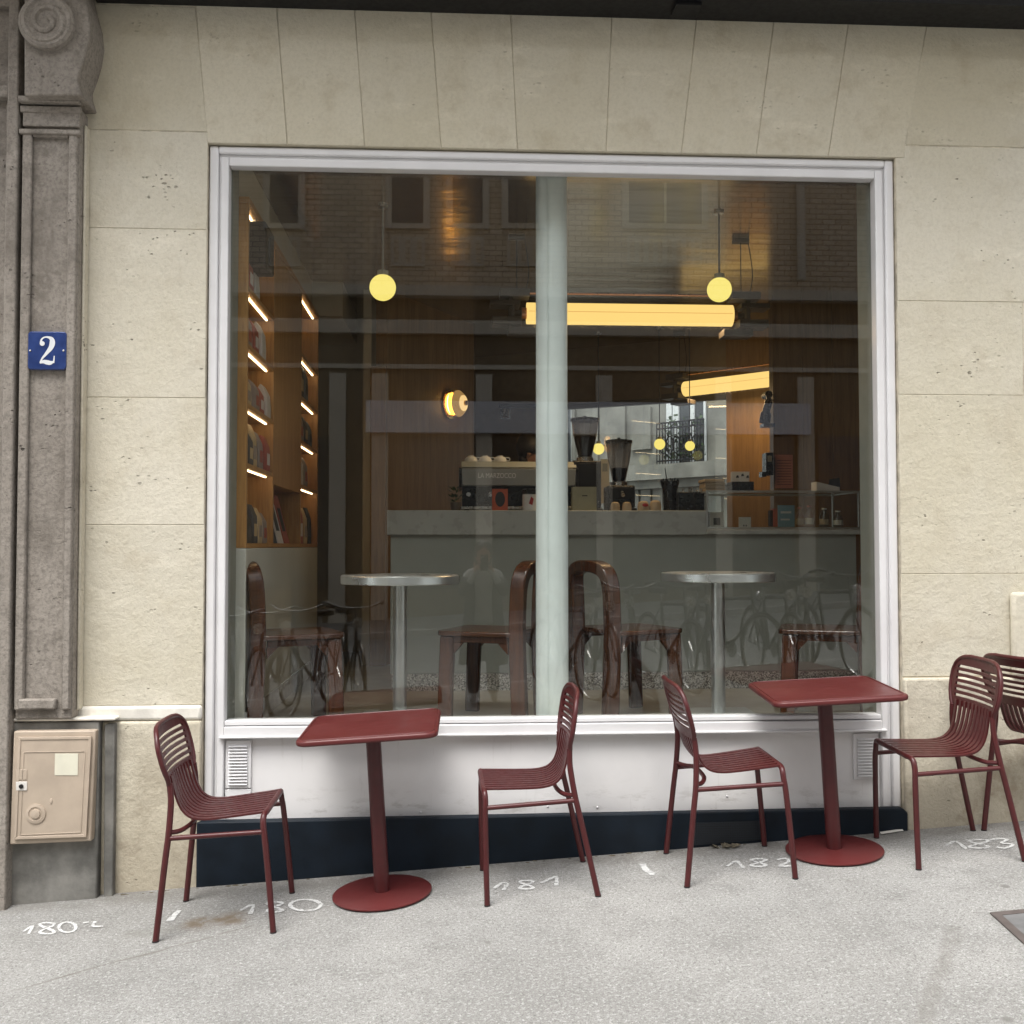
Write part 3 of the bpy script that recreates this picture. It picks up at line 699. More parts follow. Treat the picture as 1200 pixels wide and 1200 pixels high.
# ------------------------------------------------------------------ marks on the ground
def gmap(px, py, e=0): q = G(px, py); return (q.x, q.y, gz(q.x, q.y)+.004+e)
def mark(name, label, strokes, w=.020, grp='white numbers sprayed on the pavement'):
    m = MB()
    for k_, st in enumerate(strokes):
        pts = smooth_path([G(a, b) for a, b in st], 5)
        pts = [Vector((p.x, p.y, 0)) for p in pts]; vs = []
        for i, p in enumerate(pts):
            d = (pts[min(i+1, len(pts)-1)]-pts[max(i-1, 0)]); d = d.normalized() if d.length > 1e-6 else Vector((1, 0, 0)); nn = Vector((-d.y, d.x, 0))
            ww = w*(.75+.5*random.random())/2
            for sg in (1, -1):
                q = p+nn*ww*sg; vs.append((q.x, q.y, gz(q.x, q.y)+.004+.0006*k_))
        m.add(vs, [(2*i, 2*i+1, 2*i+3, 2*i+2) for i in range(len(pts)-1)])
    o = m.build(name, M['paint'], None); return tag(o, label, 'ground mark', grp)
def oval(cx, cy, rx, ry, a0=0, a1=360, n=12): return [(cx+rx*math.cos(R(a0+(a1-a0)*i/n)), cy-ry*math.sin(R(a0+(a1-a0)*i/n))) for i in range(n+1)]
def eight(cx, cy, rx, ry): return [(cx+rx*.85*math.sin(2*a)*1.0, cy-ry*math.cos(a)) for a in [2*math.pi*i/16+.001 for i in range(17)]]
mark('painted_number', 'white painted 180 with a dash on the pavement in front of the meter box', [[(27, 1093), (38, 1086), (33, 1096)], eight(55, 1089, 10, 6.5), oval(79, 1088, 10, 6), [(97, 1083), (104, 1082)], [(112, 1081), (109, 1087), (121, 1087)]], .013)
mark('painted_tick', 'white painted tick on the pavement under the leftmost chair', [[(199, 1080), (203, 1075), (210, 1068)]], .026, 'white ticks painted on the pavement')
mark('painted_number', 'white painted 180 between the leftmost chair legs and the left table base', [[(282, 1068), (291, 1063), (297, 1062), (293, 1072)], eight(322, 1064, 10, 6), oval(358, 1062, 18, 6.5)], .016)
mark('painted_number', 'white painted 181 under the second chair from the left', [[(579, 1042), (588, 1036), (594, 1037), (590, 1044)], eight(617, 1038, 9, 5), [(634, 1036), (645, 1031), (652, 1029), (652, 1039)]], .016)
mark('painted_tick', 'white painted tick between the second and third chairs', [[(753, 1013), (757, 1020), (766, 1026)]], .026, 'white ticks painted on the pavement')
mark('painted_number', 'white painted 182 under the third chair from the left', [[(852, 1016), (862, 1010), (866, 1012), (871, 1018)], eight(889, 1012, 10, 4.5), [(911, 1009), (920, 1007), (924, 1011), (914, 1016), (928, 1016)]], .015)
mark('painted_number', 'white painted 183 under the chair in front of the bare stone', [[(1109, 992), (1118, 987), (1124, 989), (1133, 996)], eight(1147, 990, 13, 5), [(1158, 986), (1170, 984), (1180, 985), (1174, 989), (1187, 991), (1178, 995), (1168, 994)]], .015)
# access cover
q = [G(1160, 1071), G(1206, 1066.5), G(1300, 1140), G(1216, 1122)]
ac = thing('access_cover', (q[0].x, q[0].y, gz(q[0].x, q[0].y)), 'corner of an iron framed cover in the pavement at far right', 'access cover')
ex = (q[1]-q[0]).normalized(); ed = (q[3]-q[0]).normalized(); L1, L2 = .62, .62
def cov(a, b, dz): p = q[0]+ex*a+ed*b; return (p.x, p.y, gz(p.x, p.y)+dz)
m = MB(); wdt = .032
for a0, a1, b0, b1 in ((0, L1, 0, wdt), (0, L1, L2-wdt, L2), (0, wdt, wdt, L2-wdt), (L1-wdt, L1, wdt, L2-wdt)):
    m.add([cov(a, b, dz) for dz in (-.02, .006) for a, b in ((a0, b0), (a1, b0), (a1, b1), (a0, b1))], [(4,5,6,7), (0,1,5,4), (1,2,6,5), (2,3,7,6), (3,0,4,7)])
m.build('cover_frame', M['coverframe'], ac)
m = MB(); m.add([cov(a, b, .004) for a, b in ((wdt, wdt), (L1-wdt, wdt), (L1-wdt, L2-wdt), (wdt, L2-wdt))], [(0,1,2,3)]); m.build('cover_plate', M['coverplate'], ac)
# litter
def litter(px, py, label, mat, s=.02, n=5):
    m = MB(); c = G(px, py)
    for i in range(n):
        a = random.random()*6.3; r = s*(.3+random.random()); p = Vector((c.x+r*math.cos(a)*1.6, c.y+r*math.sin(a)*.6, 0)); p.z = gz(p.x, p.y)+.006
        u = Vector((math.cos(a), math.sin(a), .3))*s*.6; v = Vector((-math.sin(a), math.cos(a), .5*random.random()))*s*.35
        m.add([p-u, p-v+Vector((0, 0, .004)), p+u, p+v+Vector((0, 0, .006))], [(0,1,2,3)])
    return m.build('fallen_leaf', mat, None)
tag(litter(661, 1004, '', M['dryleaf'], .018, 5), 'dry curled leaves against the navy plinth behind the second chair', 'leaf')
tag(litter(846, 994, '', M['dirt'], .035, 12), 'dark dirt and leaf scraps below the plinth by the third chair', 'leaf litter', kind='stuff')
m = MB()
for x in [i*.02 for i in range(-104, 122)]:
    if random.random() < .35+.45*math.sin(x*5.1)*math.sin(x*2.3+1):
        x += random.uniform(-.02, .02); r = .002+.008*random.random()**2; y = -.066-.02*random.random(); m.ball((x, y, gz(x, y)), r, 6, 4, (1.8, .9, .4))
tag(m.build('wall_foot_grit', M['dirt'], None), 'dark grit and dirt gathered along the foot of the shop front', 'grit', kind='stuff')
m = MB(); a, b = G(1033, 979), G(1059, 975); m.add([(p.x, p.y+dy, gz(p.x, p.y+dy)+.006+dz) for p in (a, b) for dy, dz in ((0, 0), (.02, .004))], [(0,2,3,1)])
tag(m.build('paper_scrap', M['paper'], None), 'white paper scrap lying at the right end of the navy plinth', 'paper scrap')
# ------------------------------------------------------------------ cafe room
FL, CE = .52, 3.35
def struct(name, m, mat, **k): o = m.build(name, mat, None, **k); return tag(o, kind='structure')
struct('cafe_floor', MB().box(-2.0, 3.5, .2, 6.4, FL-.1, FL), M['floor'])
struct('cafe_ceiling', MB().box(-2.0, 3.5, .2, 6.6, CE, CE+.1), M['ceiling'])
struct('cafe_left_wall', MB().box(-1.95, -1.85, .2, 4.4, FL, CE), M['cream'])
m = MB(); m.box(3.3, 3.4, .2, 5.2, FL, CE); struct('cafe_right_wall', m, M['oakwall'])
struct('upper_storeys', MB().box(-7.2, 7.2, .301, 6.7, 4.25, 12.4), M['mortar'])
struct('window_reveal', MB().box(-1.58, -1.517, .061, .22, FL-.3, 3.3), M['reveal']); m = MB(); m.box(1.517, 1.6, .061, .22, FL-.3, 3.3); tag(m.build('window_reveal', M['reveal']), kind='structure')
struct('front_wall_lining', MB().box(-1.95, -1.585, .201, .22, FL, CE), M['cream']); m = MB(); m.box(1.605, 3.3, .201, .22, FL, CE); struct('front_wall_lining', m, M['cream'])
# back: cream wall, slanted wood wall, recess, rear window wall, wood wall, pier
pA = Vector((X(453, 3.0), 3.0)); pB = Vector((X(555, 4.2), 4.2)); pC = Vector((X(556, 5.75), 5.75))
wA = Vector((.63, 5.3)); wB = Vector((2.02, 4.54)); wd = (wB-wA).normalized(); wn = Vector((-wd.y, wd.x))
if wn.y < 0: wn = -wn
pW0 = wA-wd*((wA.x-pC.x)/wd.x)
struct('cafe_rear_plaster', MB().wall((-1.9, 4.0), (pA.x-.05, 4.0), .1, FL, CE), M['cream'])
m = MB(); m.wall((pA.x-.05, 4.1), (pA.x-.05, 3.0), -.0901, FL, CE) if False else None
m.wall((pA.x-.12, 3.02), (pA.x-.12, 4.0), .06, FL, CE); struct('passage_wall', m, M['cream'])
dj = thing('door_jamb', (pA.x-.06, 3.0, FL), 'dark wooden door jamb at the left end of the counter', 'door jamb')
MB().box(pA.x-.118, pA.x-.004, 2.93, 3.02, FL, CE-.6).build('jamb_post', M['oakwall'], dj, bevel=.005)
struct('cafe_wood_wall', MB().wall(tuple(pA), tuple(pB), .1, FL, CE), M['oakwall'])
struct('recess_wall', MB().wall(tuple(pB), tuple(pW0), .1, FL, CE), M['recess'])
# rear window wall with opening
rw0 = wA+wd*0.02; ZH, ZL = 2.81, 1.45
def along(px):                                 # parameter along the rear wall where a sight line meets it
    d = ray(px, 600); # CAM + d*t = wA + wd*s
    det = d.x*(-wd.y)-d.y*(-wd.x)
    t = ((wA.x-CAM.x)*(-wd.y)-(wA.y-CAM.y)*(-wd.x))/det
    p = Vector((CAM.x+d.x*t, CAM.y+d.y*t)); return (p-wA).dot(wd)
s0, s1 = along(634), along(852)
sL = (pW0-wA).dot(wd); sR = s1+.02
def rwall(m, a, b, z0, z1, th=.12): p = wA+wd*a; q = wA+wd*b; m.wall(tuple(p), tuple(q), th if True else th, z0, z1)
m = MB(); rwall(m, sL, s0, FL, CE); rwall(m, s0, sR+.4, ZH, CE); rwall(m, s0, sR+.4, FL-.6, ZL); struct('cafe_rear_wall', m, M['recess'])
rwn = thing('rear_window', (wA.x, wA.y, ZL), 'rear cafe window behind the grinders looking onto a stone house', 'window')
m = MB()
for a, b, z0, z1 in ((s0, s1+.3, ZH-.05, ZH), (s0, s1+.3, ZL, ZL+.05), (s0, s0+.05, ZL+.051, ZH-.051), (along(782)-.012, along(782)+.012, ZL+.051, ZH-.051) if False else (s0+.051, s0+.06, ZL+.051, ZH-.051)):
    p = wA+wd*a+wn*.03; q_ = wA+wd*b+wn*.03; m.wall(tuple(p), tuple(q_), .05, z0, z1)
m.build('window_frame', M['bronze'], rwn)
m = MB(); p = wA+wd*s0+wn*.05; q_ = wA+wd*(s1+.3)+wn*.05; m.wall(tuple(p), tuple(q_), .006, ZL, ZH); m.build('pane', M['thin'], rwn)
# right wood wall and pier
pW = wA+wd*s1
m = MB(); m.wall(tuple(pW), (X(907, 4.1)+.1, 4.1), .1, FL, CE); m.wall((X(907, 4.1)+.1, 4.1), (3.35, 4.1), .1, FL, CE); struct('cafe_side_wood_wall', m, M['oakwall'])
pier = thing('wood_pier', (X(907, 3.2), 3.2, FL), 'brown wood panelled pier at the right side of the room', 'pier')
xx = X(907, 3.2)
m = MB()
for i in range(6): m.box(xx+.24*i+.001, xx+.24*(i+1)-.001, 3.2+(.004 if i % 2 else 0), 3.3, FL, CE)
m.build('panel', M['oakwall'], pier, bevel=.003)
# white column
cx_ = X(647, .28, 500)
col = thing('cast_column', (cx_, .28, FL), 'pale painted iron column standing just inside the window', 'column')
m = MB(); hwc = (X(665.5, .28, 500)-X(628.5, .28, 500))/2
m.lathe([(hwc*1.03, FL), (hwc*1.02, 1.4), (hwc, 2.2), (hwc*.99, CE-.001)], (cx_, .30, 0), 40); m.build('shaft', M['column'], col, smooth=True)
m = MB(); m.box(cx_-.028, cx_-.0255, .30-hwc*1.02, .30, FL, CE-.05) ; m.box(cx_+.04, cx_+.042, .30-hwc*.88, .30, FL, 1.35); m.build('seam', M['column'], col)
# left wall panel under the shelves, shelf unit
XS = -1.473
m = MB(); m.box(-1.85, XS, .23, 2.8, FL, 1.40); tag(m.build('low_cabinet', M['creampanel'], None, bevel=.004), 'pale low cabinet under the lit wooden shelves at left', 'cabinet')
m = MB(); m.box(XS, XS+.012, .23, 2.8, FL+.001, FL+.10); struct('skirting', m, M['kerb'])
su = thing('shelf_unit', (XS-.15, 1.5, 1.402), 'tall oak shelf wall with lit shelves of coffee bags at left', 'shelves')
ZSH = [1.79, 2.08, 2.37, 2.65]; ZTOP = 3.065
m = MB(); m.box(-1.845, -1.83, .23, 2.8, 1.402, ZTOP); m.build('back_board', M['oak'], su)
for y0, y1 in ((.23, .255), (.95, .975), (1.955, 1.98), (2.775, 2.80)):
    MB().box(-1.829, XS, y0, y1, 1.402, ZTOP).build('upright', M['oak'], su, bevel=.002)
MB().box(-1.829, XS-.002, .976, 1.954, 1.75, ZTOP).build('middle_panel', M['oak'], su, bevel=.003)
MB().box(-1.845, XS+.003, .228, 2.802, ZTOP+.001, ZTOP+.03).build('top_board', M['oak'], su)
MB().box(-1.829, XS-.001, .256, 2.774, 1.4025, 1.425).build('bottom_board', M['oak'], su)
for y0, y1 in ((.256, .949), (1.981, 2.774)):
    for z in ZSH+[ZTOP]:
        if z != ZTOP: MB().box(-1.829, XS-.003, y0, y1, z, z+.022).build('shelf', M['oak'], su, bevel=.002)
        MB().box(XS-.040, XS-.031, y0+.03, y1-.03, z-.007, z-.0005).build('light_strip', M['led'], su)
m = MB(); m.box(-1.85, -1.3, 2.81, 3.9, ZTOP+.031, CE-.001); m.box(-1.85, XS-.05, .23, 2.8, ZTOP+.031, CE-.001); struct('shelf_bulkhead', m, M['cream'])
# goods on the shelves
cols = [(.5,.47,.42), (.04,.04,.045), (.32,.08,.05), (.10,.12,.14), (.45,.33,.18), (.55,.5,.46), (.02,.02,.02), (.25,.2,.17)]
CM = [plain('bag paper %d' % i, c, .6) for i, c in enumerate(cols)]
names = ['white', 'black', 'rust red', 'slate', 'tan', 'cream', 'jet black', 'taupe']
def bag(x, y, z, w, h, d, ci, where, cat='coffee bag', nm='coffee_bag'):
    t = thing(nm, (x, y, z), '%s bag %s' % (names[ci], where), cat, 'goods on the lit shelves')
    secs = []
    for k_, (f, g_) in enumerate(((1, 1), (1, 1.02), (.98, .9), (.95, .35), (.95, .1))):
        zz_ = z+h*(0, .3, .7, .92, 1)[k_]
        secs.append([Vector((x-d*g_/2, y-w*f/2, zz_)), Vector((x+d*g_/2, y-w*f/2, zz_)), Vector((x+d*g_/2, y+w*f/2, zz_)), Vector((x-d*g_/2, y+w*f/2, zz_))])
    loft('pouch', CM[ci], t, secs, bevel=.004)
    MB().box(x+d*.51, x+d*.525, y-w*.32, y+w*.32, z+h*.18, z+h*.5).build('tag_label', CM[(ci+3) % 8], t)
shelfname = {1.425: 'bottom shelf', 1.79: 'second shelf up', 2.08: 'middle shelf', 2.37: 'shelf below the top', 2.65: 'top shelf'}
ordn = ['nearest the window', 'second along', 'third along', 'at the far end']
for z, nb, hh in ((1.425, 4, .19), (1.79, 4, .20), (2.08, 4, .17), (2.37, 3, .18), (2.65, 2, .2)):
    for i in range(nb):
        y = .40+.155*i+random.uniform(-.015, .015)
        bag(XS-.045-random.random()*.015, y, z+(.0225 if z > 1.5 else .0005), .115, hh*random.uniform(.85, 1.1), .07, (i*3+int(z*10)) % 8, 'on the %s in the near bay, %s' % (shelfname[z], ordn[i]))
for z, nb, hh in ((1.425, 3, .26), (1.79, 2, .2), (2.08, 3, .19), (2.37, 2, .26)):
    for i in range(nb):
        y = 2.1+.2*i
        bag(XS-.048, y, z+(.0225 if z > 1.5 else .0005), .14, hh*random.uniform(.9, 1.05), .07, (i*2+1+int(z*7)) % 8, 'on the %s of the far bay, %s' % (shelfname[z], ordn[i]))
for i in range(3):
    y = 1.13+.22*i; t = thing('magazine', (XS-.06, y, 1.426), ['dark cover magazine leaning in the middle bay nearest the window', 'pale photo magazine standing in the centre of the middle bay', 'red and black magazine in the middle bay near the far upright'][i], 'magazine', 'magazines in the middle bay')
    m = MB(); m.prism([(XS-.03, 1.4265), (XS-.02, 1.4265), (XS-.10, 1.70), (XS-.11, 1.70)], 'x', 0, 1) if False else m.add([(xq, yq, zq) for yq in (y-.09, y+.09) for xq, zq in ((XS-.03, 1.4265), (XS-.02, 1.4265), (XS-.095, 1.72), (XS-.105, 1.72))], [(0,1,2,3), (7,6,5,4), (0,4,5,1), (1,5,6,2), (2,6,7,3), (3,7,4,0)])
    m.build('cover', CM[(1, 5, 2)[i]], t)
    m = MB(); m.add([(xq+.0015, yq, zq) for yq in (y-.06, y+.05) for xq, zq in ((XS-.040, 1.50), (XS-.075, 1.64))], [(0,1,3,2)]); m.build('cover_picture', CM[(5, 1, 6)[i]], t)
spk = thing('loudspeaker', (XS-.02, .48, 2.84), 'black loudspeaker hung at the top left corner of the shelves', 'loudspeaker')
MB().box(XS-.16, XS+.06, .36, .60, 2.80, 3.02).build('cabinet', M['black'], spk, bevel=.01)
MB().lathe([(.07, 0), (.065, .006), (.02, .002)], (XS+.061, .48, 2.90), 20, (1, 0, 0)).build('cone', M['black'], spk)
MB().box(XS-.03, XS-.01, .47, .49, 3.02, ZTOP).build('bracket', M['steel'], spk)
# ------------------------------------------------------------------ counter
YC = 1.60
xa, xm, xb = X(453.5, YC, 620), X(828, YC, 620), X(1009, YC, 620)
zc, zl = Z(598, YC), Z(620.5, YC)
ct = thing('bar_counter', ((xa+xb)/2, YC, FL), 'long grey green bar counter on a terrazzo base across the room', 'counter')
MB().box(xa+.02, xb-.02, YC+.03, YC+.62, FL+.105, zl-.17+.16).build('front', M['counter'], ct, bevel=.003)
MB().box(xa+.03, xb-.03, YC+.02, YC+.6, FL, FL+.104).build('terrazzo_base', M['terrazzo'], ct)
m = MB(); m.box(xa, xm-.001, YC, YC+.64, Z(627, YC), zc); m.build('counter_top', M['countertop'], ct, bevel=.004)
m = MB(); m.box(xm+.0, xb+.03, YC-.004, YC+.64, zl-.03, zl); m.build('low_top', M['countertop'], ct, bevel=.003)
# display case
dc = thing('display_case', ((xm+xb)/2, YC, zl), 'low glass display case with pale metal edges on the counter', 'display case')
zt_ = Z(574, YC); bt = .013
m = MB()
for z in (zl+.0015, zt_-bt): m.box(xm, xb, YC+.005, YC+.005+bt, z, z+bt); m.box(xm, xb, YC+.45, YC+.45+bt, z, z+bt)
for x in (xm, xb-bt):
    for y in (YC+.005, YC+.45): m.box(x+.0005, x+bt-.0005, y+.0005, y+bt-.0005, zl+bt+.002, zt_-bt)
    for z in (zl+.0025, zt_-bt+.001): m.box(x+.001, x+bt-.001, YC+.005+bt, YC+.45, z, z+bt-.003)
m.build('case_frame', M['paleleg'], dc)
m = MB(); m.box(xm+.004, xb-.004, YC+.009, YC+.012, zl+bt, zt_-bt); m.build('front_pane', M['thin'], dc)
m = MB(); m.box(xm+.004, xb-.004, YC+.006+bt, YC+.449, zt_-.006, zt_-.002); m.build('top_pane', M['thin'], dc)
def card(name, label, cat, px0, px1, py0, py1, y, mat, th=.012, lean=0.0, marks=None, group=None):
    a, b = P(px0, py1, y), P(px1, py0, y); t = thing(name, ((a.x+b.x)/2, y, a.z), label, cat, group)
    m = MB(); m.add([(x, yy+(lean if z == b.z else 0), z) for x in (a.x, b.x) for yy in (y, y+th) for z in (a.z, b.z)], [(0,1,3,2), (4,6,7,5), (0,4,5,1), (2,3,7,6), (0,2,6,4), (1,5,7,3)])
    m.build('board', mat, t)
    for (u0, u1, v0, v1, mt) in (marks or []):
        m = MB(); xx0 = a.x+(b.x-a.x)*u0; xx1 = a.x+(b.x-a.x)*u1; z0 = a.z+(b.z-a.z)*v0; z1 = a.z+(b.z-a.z)*v1
        m.add([(xx0, y-.0015+lean*v0, z0), (xx1, y-.0015+lean*v0, z0), (xx1, y-.0015+lean*v1, z1), (xx0, y-.0015+lean*v1, z1)], [(0,1,2,3)]); m.build('printed_panel', mt, t)
    return t
card('menu_card', 'pale blue card standing in the display case', 'card', 912, 931, 592, 617.5, YC+.10, M['blue'], .01, 0, [(.15, .8, .62, .72, M['paper']), (.15, .7, .3, .38, M['paper'])])
card('price_card', 'small white card with two dots in the display case', 'card', 866, 880, 606, 618, YC+.06, M['paper'], .008, 0, [(.35, .45, .1, .25, M['ink']), (.55, .65, .1, .25, M['ink'])])
card('rust_carton', 'narrow rust coloured carton left of the blue card', 'carton', 906.5, 911.5, 596, 617, YC+.12, M['orange'], .05)
card('dark_carton', 'dark slim carton left of the rust carton in the case', 'carton', 903, 906, 598, 617, YC+.13, M['black'], .05)
card('tray', 'white tray in the left corner of the display case', 'tray', 832, 848, 600, 617, YC+.2, M['paper'], .1, 0, [(.25, .75, .1, .6, M['ink'])])
bn = ['amber juice bottle right beside the blue card in the case', 'brown bottle with pale tag in the case, second from the blue card', 'clear bottle with straw in the display case', 'squat clear bottle with white tag at the right of the case']
for i, (px, w, tp) in enumerate(((937.5, 8.5, 594), (948.5, 9, 592), (966, 10, 595), (982, 10, 598))):
    y = YC+.13; a = P(px, 617.5, y); rr = w*6.45/1200/2*1.15; h = Z(tp, y)-a.z
    t = thing('drink_bottle', (a.x, y, a.z), bn[i], 'bottle', 'bottles in the display case')
    MB().lathe([(rr, 0), (rr, h*.55), (rr*.5, h*.78), (rr*.45, h*.92)], a, 16).build('flask', (M['amber'], M['amber'], M['bottle'], M['bottle'])[i], t, smooth=True)
    MB().lathe([(rr*.52, h*.921), (rr*.52, h)], a, 12).build('cap', M['paper'] if i > 1 else M['orange'], t, smooth=True)
    MB().lathe([(rr*1.03, h*.12), (rr*1.03, h*.42)], a, 16).build('band', M['paper'] if i in (1, 3) else M['kraft'], t, smooth=True)
# on top of the case
ytop = YC+.12
a = P(871, 573, ytop)
t = thing('card_box', (a.x, ytop, zt_), 'black box of white flyers on the display case', 'box')
MB().box(X(858, ytop, 560), X(883.5, ytop, 560), ytop, ytop+.14, zt_+.0005, Z(563.5, ytop)).build('tray', M['blackgloss'], t, bevel=.003)
for i in range(3):
    x0, x1 = X(858+i*2, ytop, 560), X(879+i*2, ytop, 560); m = MB(); m.box(x0, x1, ytop+.03+.03*i, ytop+.034+.03*i, zt_+.002, Z(552.5-i, ytop)); m.build('flyer', M['paper'], t)
m = MB(); m.add([(X(864+6*i, ytop, 560)+dx, ytop+.0285, Z(559-2*(i % 2), ytop)+dz) for i in range(3) for dx, dz in ((0, 0), (.02, .002), (.014, .02), (.002, .014))], [(4*i, 4*i+1, 4*i+2, 4*i+3) for i in range(3)]); m.build('flyer_print', M['ink'], t)
a0, a1 = X(957, ytop, 570), X(984, ytop, 570)
t = thing('leaflet', (a0, ytop, zt_), 'white wedge shaped sign propped on the right of the case', 'sign')
m = MB(); m.prism([(a0, zt_+.001), (a1, zt_+.001), (a1, Z(570, ytop)), (a0, Z(563.5, ytop))], 'y', ytop, ytop+.1); m.build('wedge', M['paper'], t)
m = MB(); m.prism([(X(970, ytop+.101, 565), zt_+.002), (X(985, ytop+.101, 565), zt_+.002), (X(984, ytop+.101, 565), Z(558.5, ytop+.1)), (X(972, ytop+.101, 565), Z(560.5, ytop+.1))], 'y', ytop+.101, ytop+.106); m.build('photo_card', M['ink'], t)
t = thing('carton_stack', (X(838, ytop, 560), ytop, zt_), 'stack of flat brown cartons at the left end of the case', 'cartons')
for i in range(4):
    d_ = random.uniform(-.006, .006); MB().box(X(826, ytop, 560)+d_, X(849.5, ytop, 560)+d_, ytop+d_, ytop+.16, zt_+.0008+.0195*i, zt_+.0008+.0195*i+.0185).build('carton', M['kraft'], t, bevel=.002)
# ------------------------------------------------------------------ espresso machine
YM = YC+.16; ym2 = YM+.42; zc1 = zc+.0005
def zm(r): return Z(r, YM, 580)
mx0, mx1 = X(538, YM, 560), X(538, YM, 560)+.76
em = thing('espresso_machine', ((mx0+mx1)/2, YM, zc), 'grey two tier espresso machine on the counter left of the column', 'coffee machine')
m = MB(); m.add([(x, y, z) for x in (mx0+.018, mx1-.018) for y, z in ((YM, zm(569)), (YM-.004, zm(549)), (YM+.30, zm(549)), (YM+.30, zm(569)))], [(0,1,2,3), (7,6,5,4), (0,4,5,1), (1,5,6,2), (2,6,7,3), (3,7,4,0)]); m.build('body_panel', M['machine'], em, bevel=.004)
MB().box(mx0, mx0+.017, YM-.004, ym2, zm(571), zm(548)).build('end_cheek', M['blackgloss'], em, bevel=.003)
MB().box(mx1-.017, mx1, YM-.004, ym2, zm(571), zm(548)).build('end_cheek', M['blackgloss'], em, bevel=.003)
m = MB(); m.add([(mx0+.014+dx*s_, y, z) for s_, dx in ((1, 0), (1, .735)) for y, z in ((YM+.01, zm(548)+.002), (YM+.05, zm(540)), (ym2-.05, zm(540)), (ym2, zm(548)+.002))], [(0,1,2,3), (7,6,5,4), (0,4,5,1), (1,5,6,2), (2,6,7,3), (3,7,4,0)]); m.build('cup_tray', M['machinetop'], em, bevel=.003)
MB().box(mx0+.02, mx1-.02, YM+.06, YM+.30, zc1+.03, zm(569)-.001).build('inner_back', M['blackgloss'], em)
MB().box(mx0+.01, mx1-.01, YM+.02, ym2, zc1+.012, zc1+.03).build('drip_tray', M['steel'], em, bevel=.003)
for x in (mx0+.05, mx1-.05):
    for y in (YM+.05, ym2-.05): MB().lathe([(.018, 0), (.015, .012)], (x, y, zc1), 12).build('foot', M['black'], em)
for x in (mx0+.10, mx0+.24):
    MB().lathe([(.014, 0), (.014, .012)], (x-.04, YM+.058, zm(579)), 14, (0, -1, 0)).build('gauge', M['steel'], em)
for x in (mx0+.22, mx0+.50):
    g_ = MB(); g_.lathe([(.035, 0), (.035, -.05), (.028, -.07)], (x, YM+.36, zm(569)), 18); g_.tube([(x, YM+.36, zm(578)), (x, YM+.52, zm(580))], .011, 8); g_.build('group_head', M['steel'], em, smooth=True)
def text_mesh(name, body, size, mat, parent, loc, width=None):
    cu = bpy.data.curves.new(name, 'FONT'); cu.body = body; cu.size = size; cu.align_x = 'LEFT'; cu.extrude = .0008
    tmp = bpy.data.objects.new(name, cu); COL.objects.link(tmp); bpy.context.view_layer.update()
    me = bpy.data.meshes.new_from_object(tmp.evaluated_get(bpy.context.evaluated_depsgraph_get())); bpy.data.objects.remove(tmp)
    xs = [v.co.x for v in me.vertices]; sc = width/(max(xs)-min(xs)) if width else 1
    for v in me.vertices: x, y, z = v.co; v.co = (x*sc, -z, y*(1.0))
    o = bpy.data.objects.new(name, me); COL.objects.link(o); me.materials.clear(); me.materials.append(mat); o.parent = parent; o.location = Vector(loc)-Vector(parent.location); return o
q = P(560, 560, YM-.004); text_mesh('lettering', 'LA MARZOCCO', .044, M['enamelw'], em, (q.x, YM-.0065, q.z), X(604, YM, 560)-q.x)
for i, px in enumerate((552, 568.5, 586)):
    a = P(px, 540.3, YM+.12); a.z = zm(540)+.001
    t = thing('coffee_cup', tuple(a), ['upturned white cup at the left on top of the machine', 'middle white cup of three on the machine', 'right white cup nearest the barista on the machine'][i], 'cup', 'cups on the espresso machine')
    MB().lathe([(.044, 0), (.042, .018), (.032, .032), (.018, .037), (.018, .041)], a, 20).build('bowl', M['enamelw'], t, smooth=True)
    MB().tube(smooth_path([a+Vector((.040, -.01, .008)), a+Vector((.060, -.015, .010)), a+Vector((.058, -.015, .026)), a+Vector((.034, -.01, .028))], 4), .0035, 6).build('handle', M['enamelw'], t, smooth=True)
yf = YC+.05
card('printed_carton', 'orange carton with a dark oval in front of the machine', 'carton', 577, 595, 573, 598, yf, M['orange'], .07)
c = P(586, 585, yf); t = bpy.data.objects['printed_carton']
MB().ball((c.x, yf-.001, c.z), .05, 18, 8, (.62, .03, .95)).build('printed_panel', M['ink'], t, smooth=True)
a = P(621, 598, yf); t = thing('round_canister', tuple(a), 'white canister with black lid beside the column', 'canister')
MB().lathe([(.047, 0), (.047, Z(579.5, yf)-a.z)], a, 24).build('body', M['paper'], t, smooth=True)
MB().lathe([(.049, Z(579, yf)-a.z), (.049, Z(574, yf)-a.z), (.04, Z(573, yf)-a.z)], a, 24).build('lid', M['blackgloss'], t, smooth=True)
m = MB(); m.add([(a.x+dx, a.y-.0485, a.z+dz) for dx, dz in ((-.01, .04), (.012, .03), (.02, .07), (.004, .085), (-.004, .06))], [(0,1,2,3,4)]); m.build('printed_motif', M['redink'], t)
a = P(534, 598, yf+.1); t = thing('potted_herb', tuple(a), 'small dark leafy plant at the left end of the counter', 'plant')
MB().lathe([(.03, 0), (.036, .05), (.032, .05)], a, 16).build('pot', M['bronze'], t, smooth=True)
m = MB()
for i in range(34):
    an = random.random()*6.28; h = .05+random.random()*.10; r = .01+.05*random.random(); c_ = a+Vector((r*math.cos(an), r*math.sin(an), h)); u = Vector((math.cos(an), math.sin(an), .6))*.02; v = Vector((-math.sin(an), math.cos(an), 0))*.008
    m.add([c_-u, c_+v, c_+u, c_-v], [(0,1,2,3)])
m.build('foliage', M['leaf'], t)
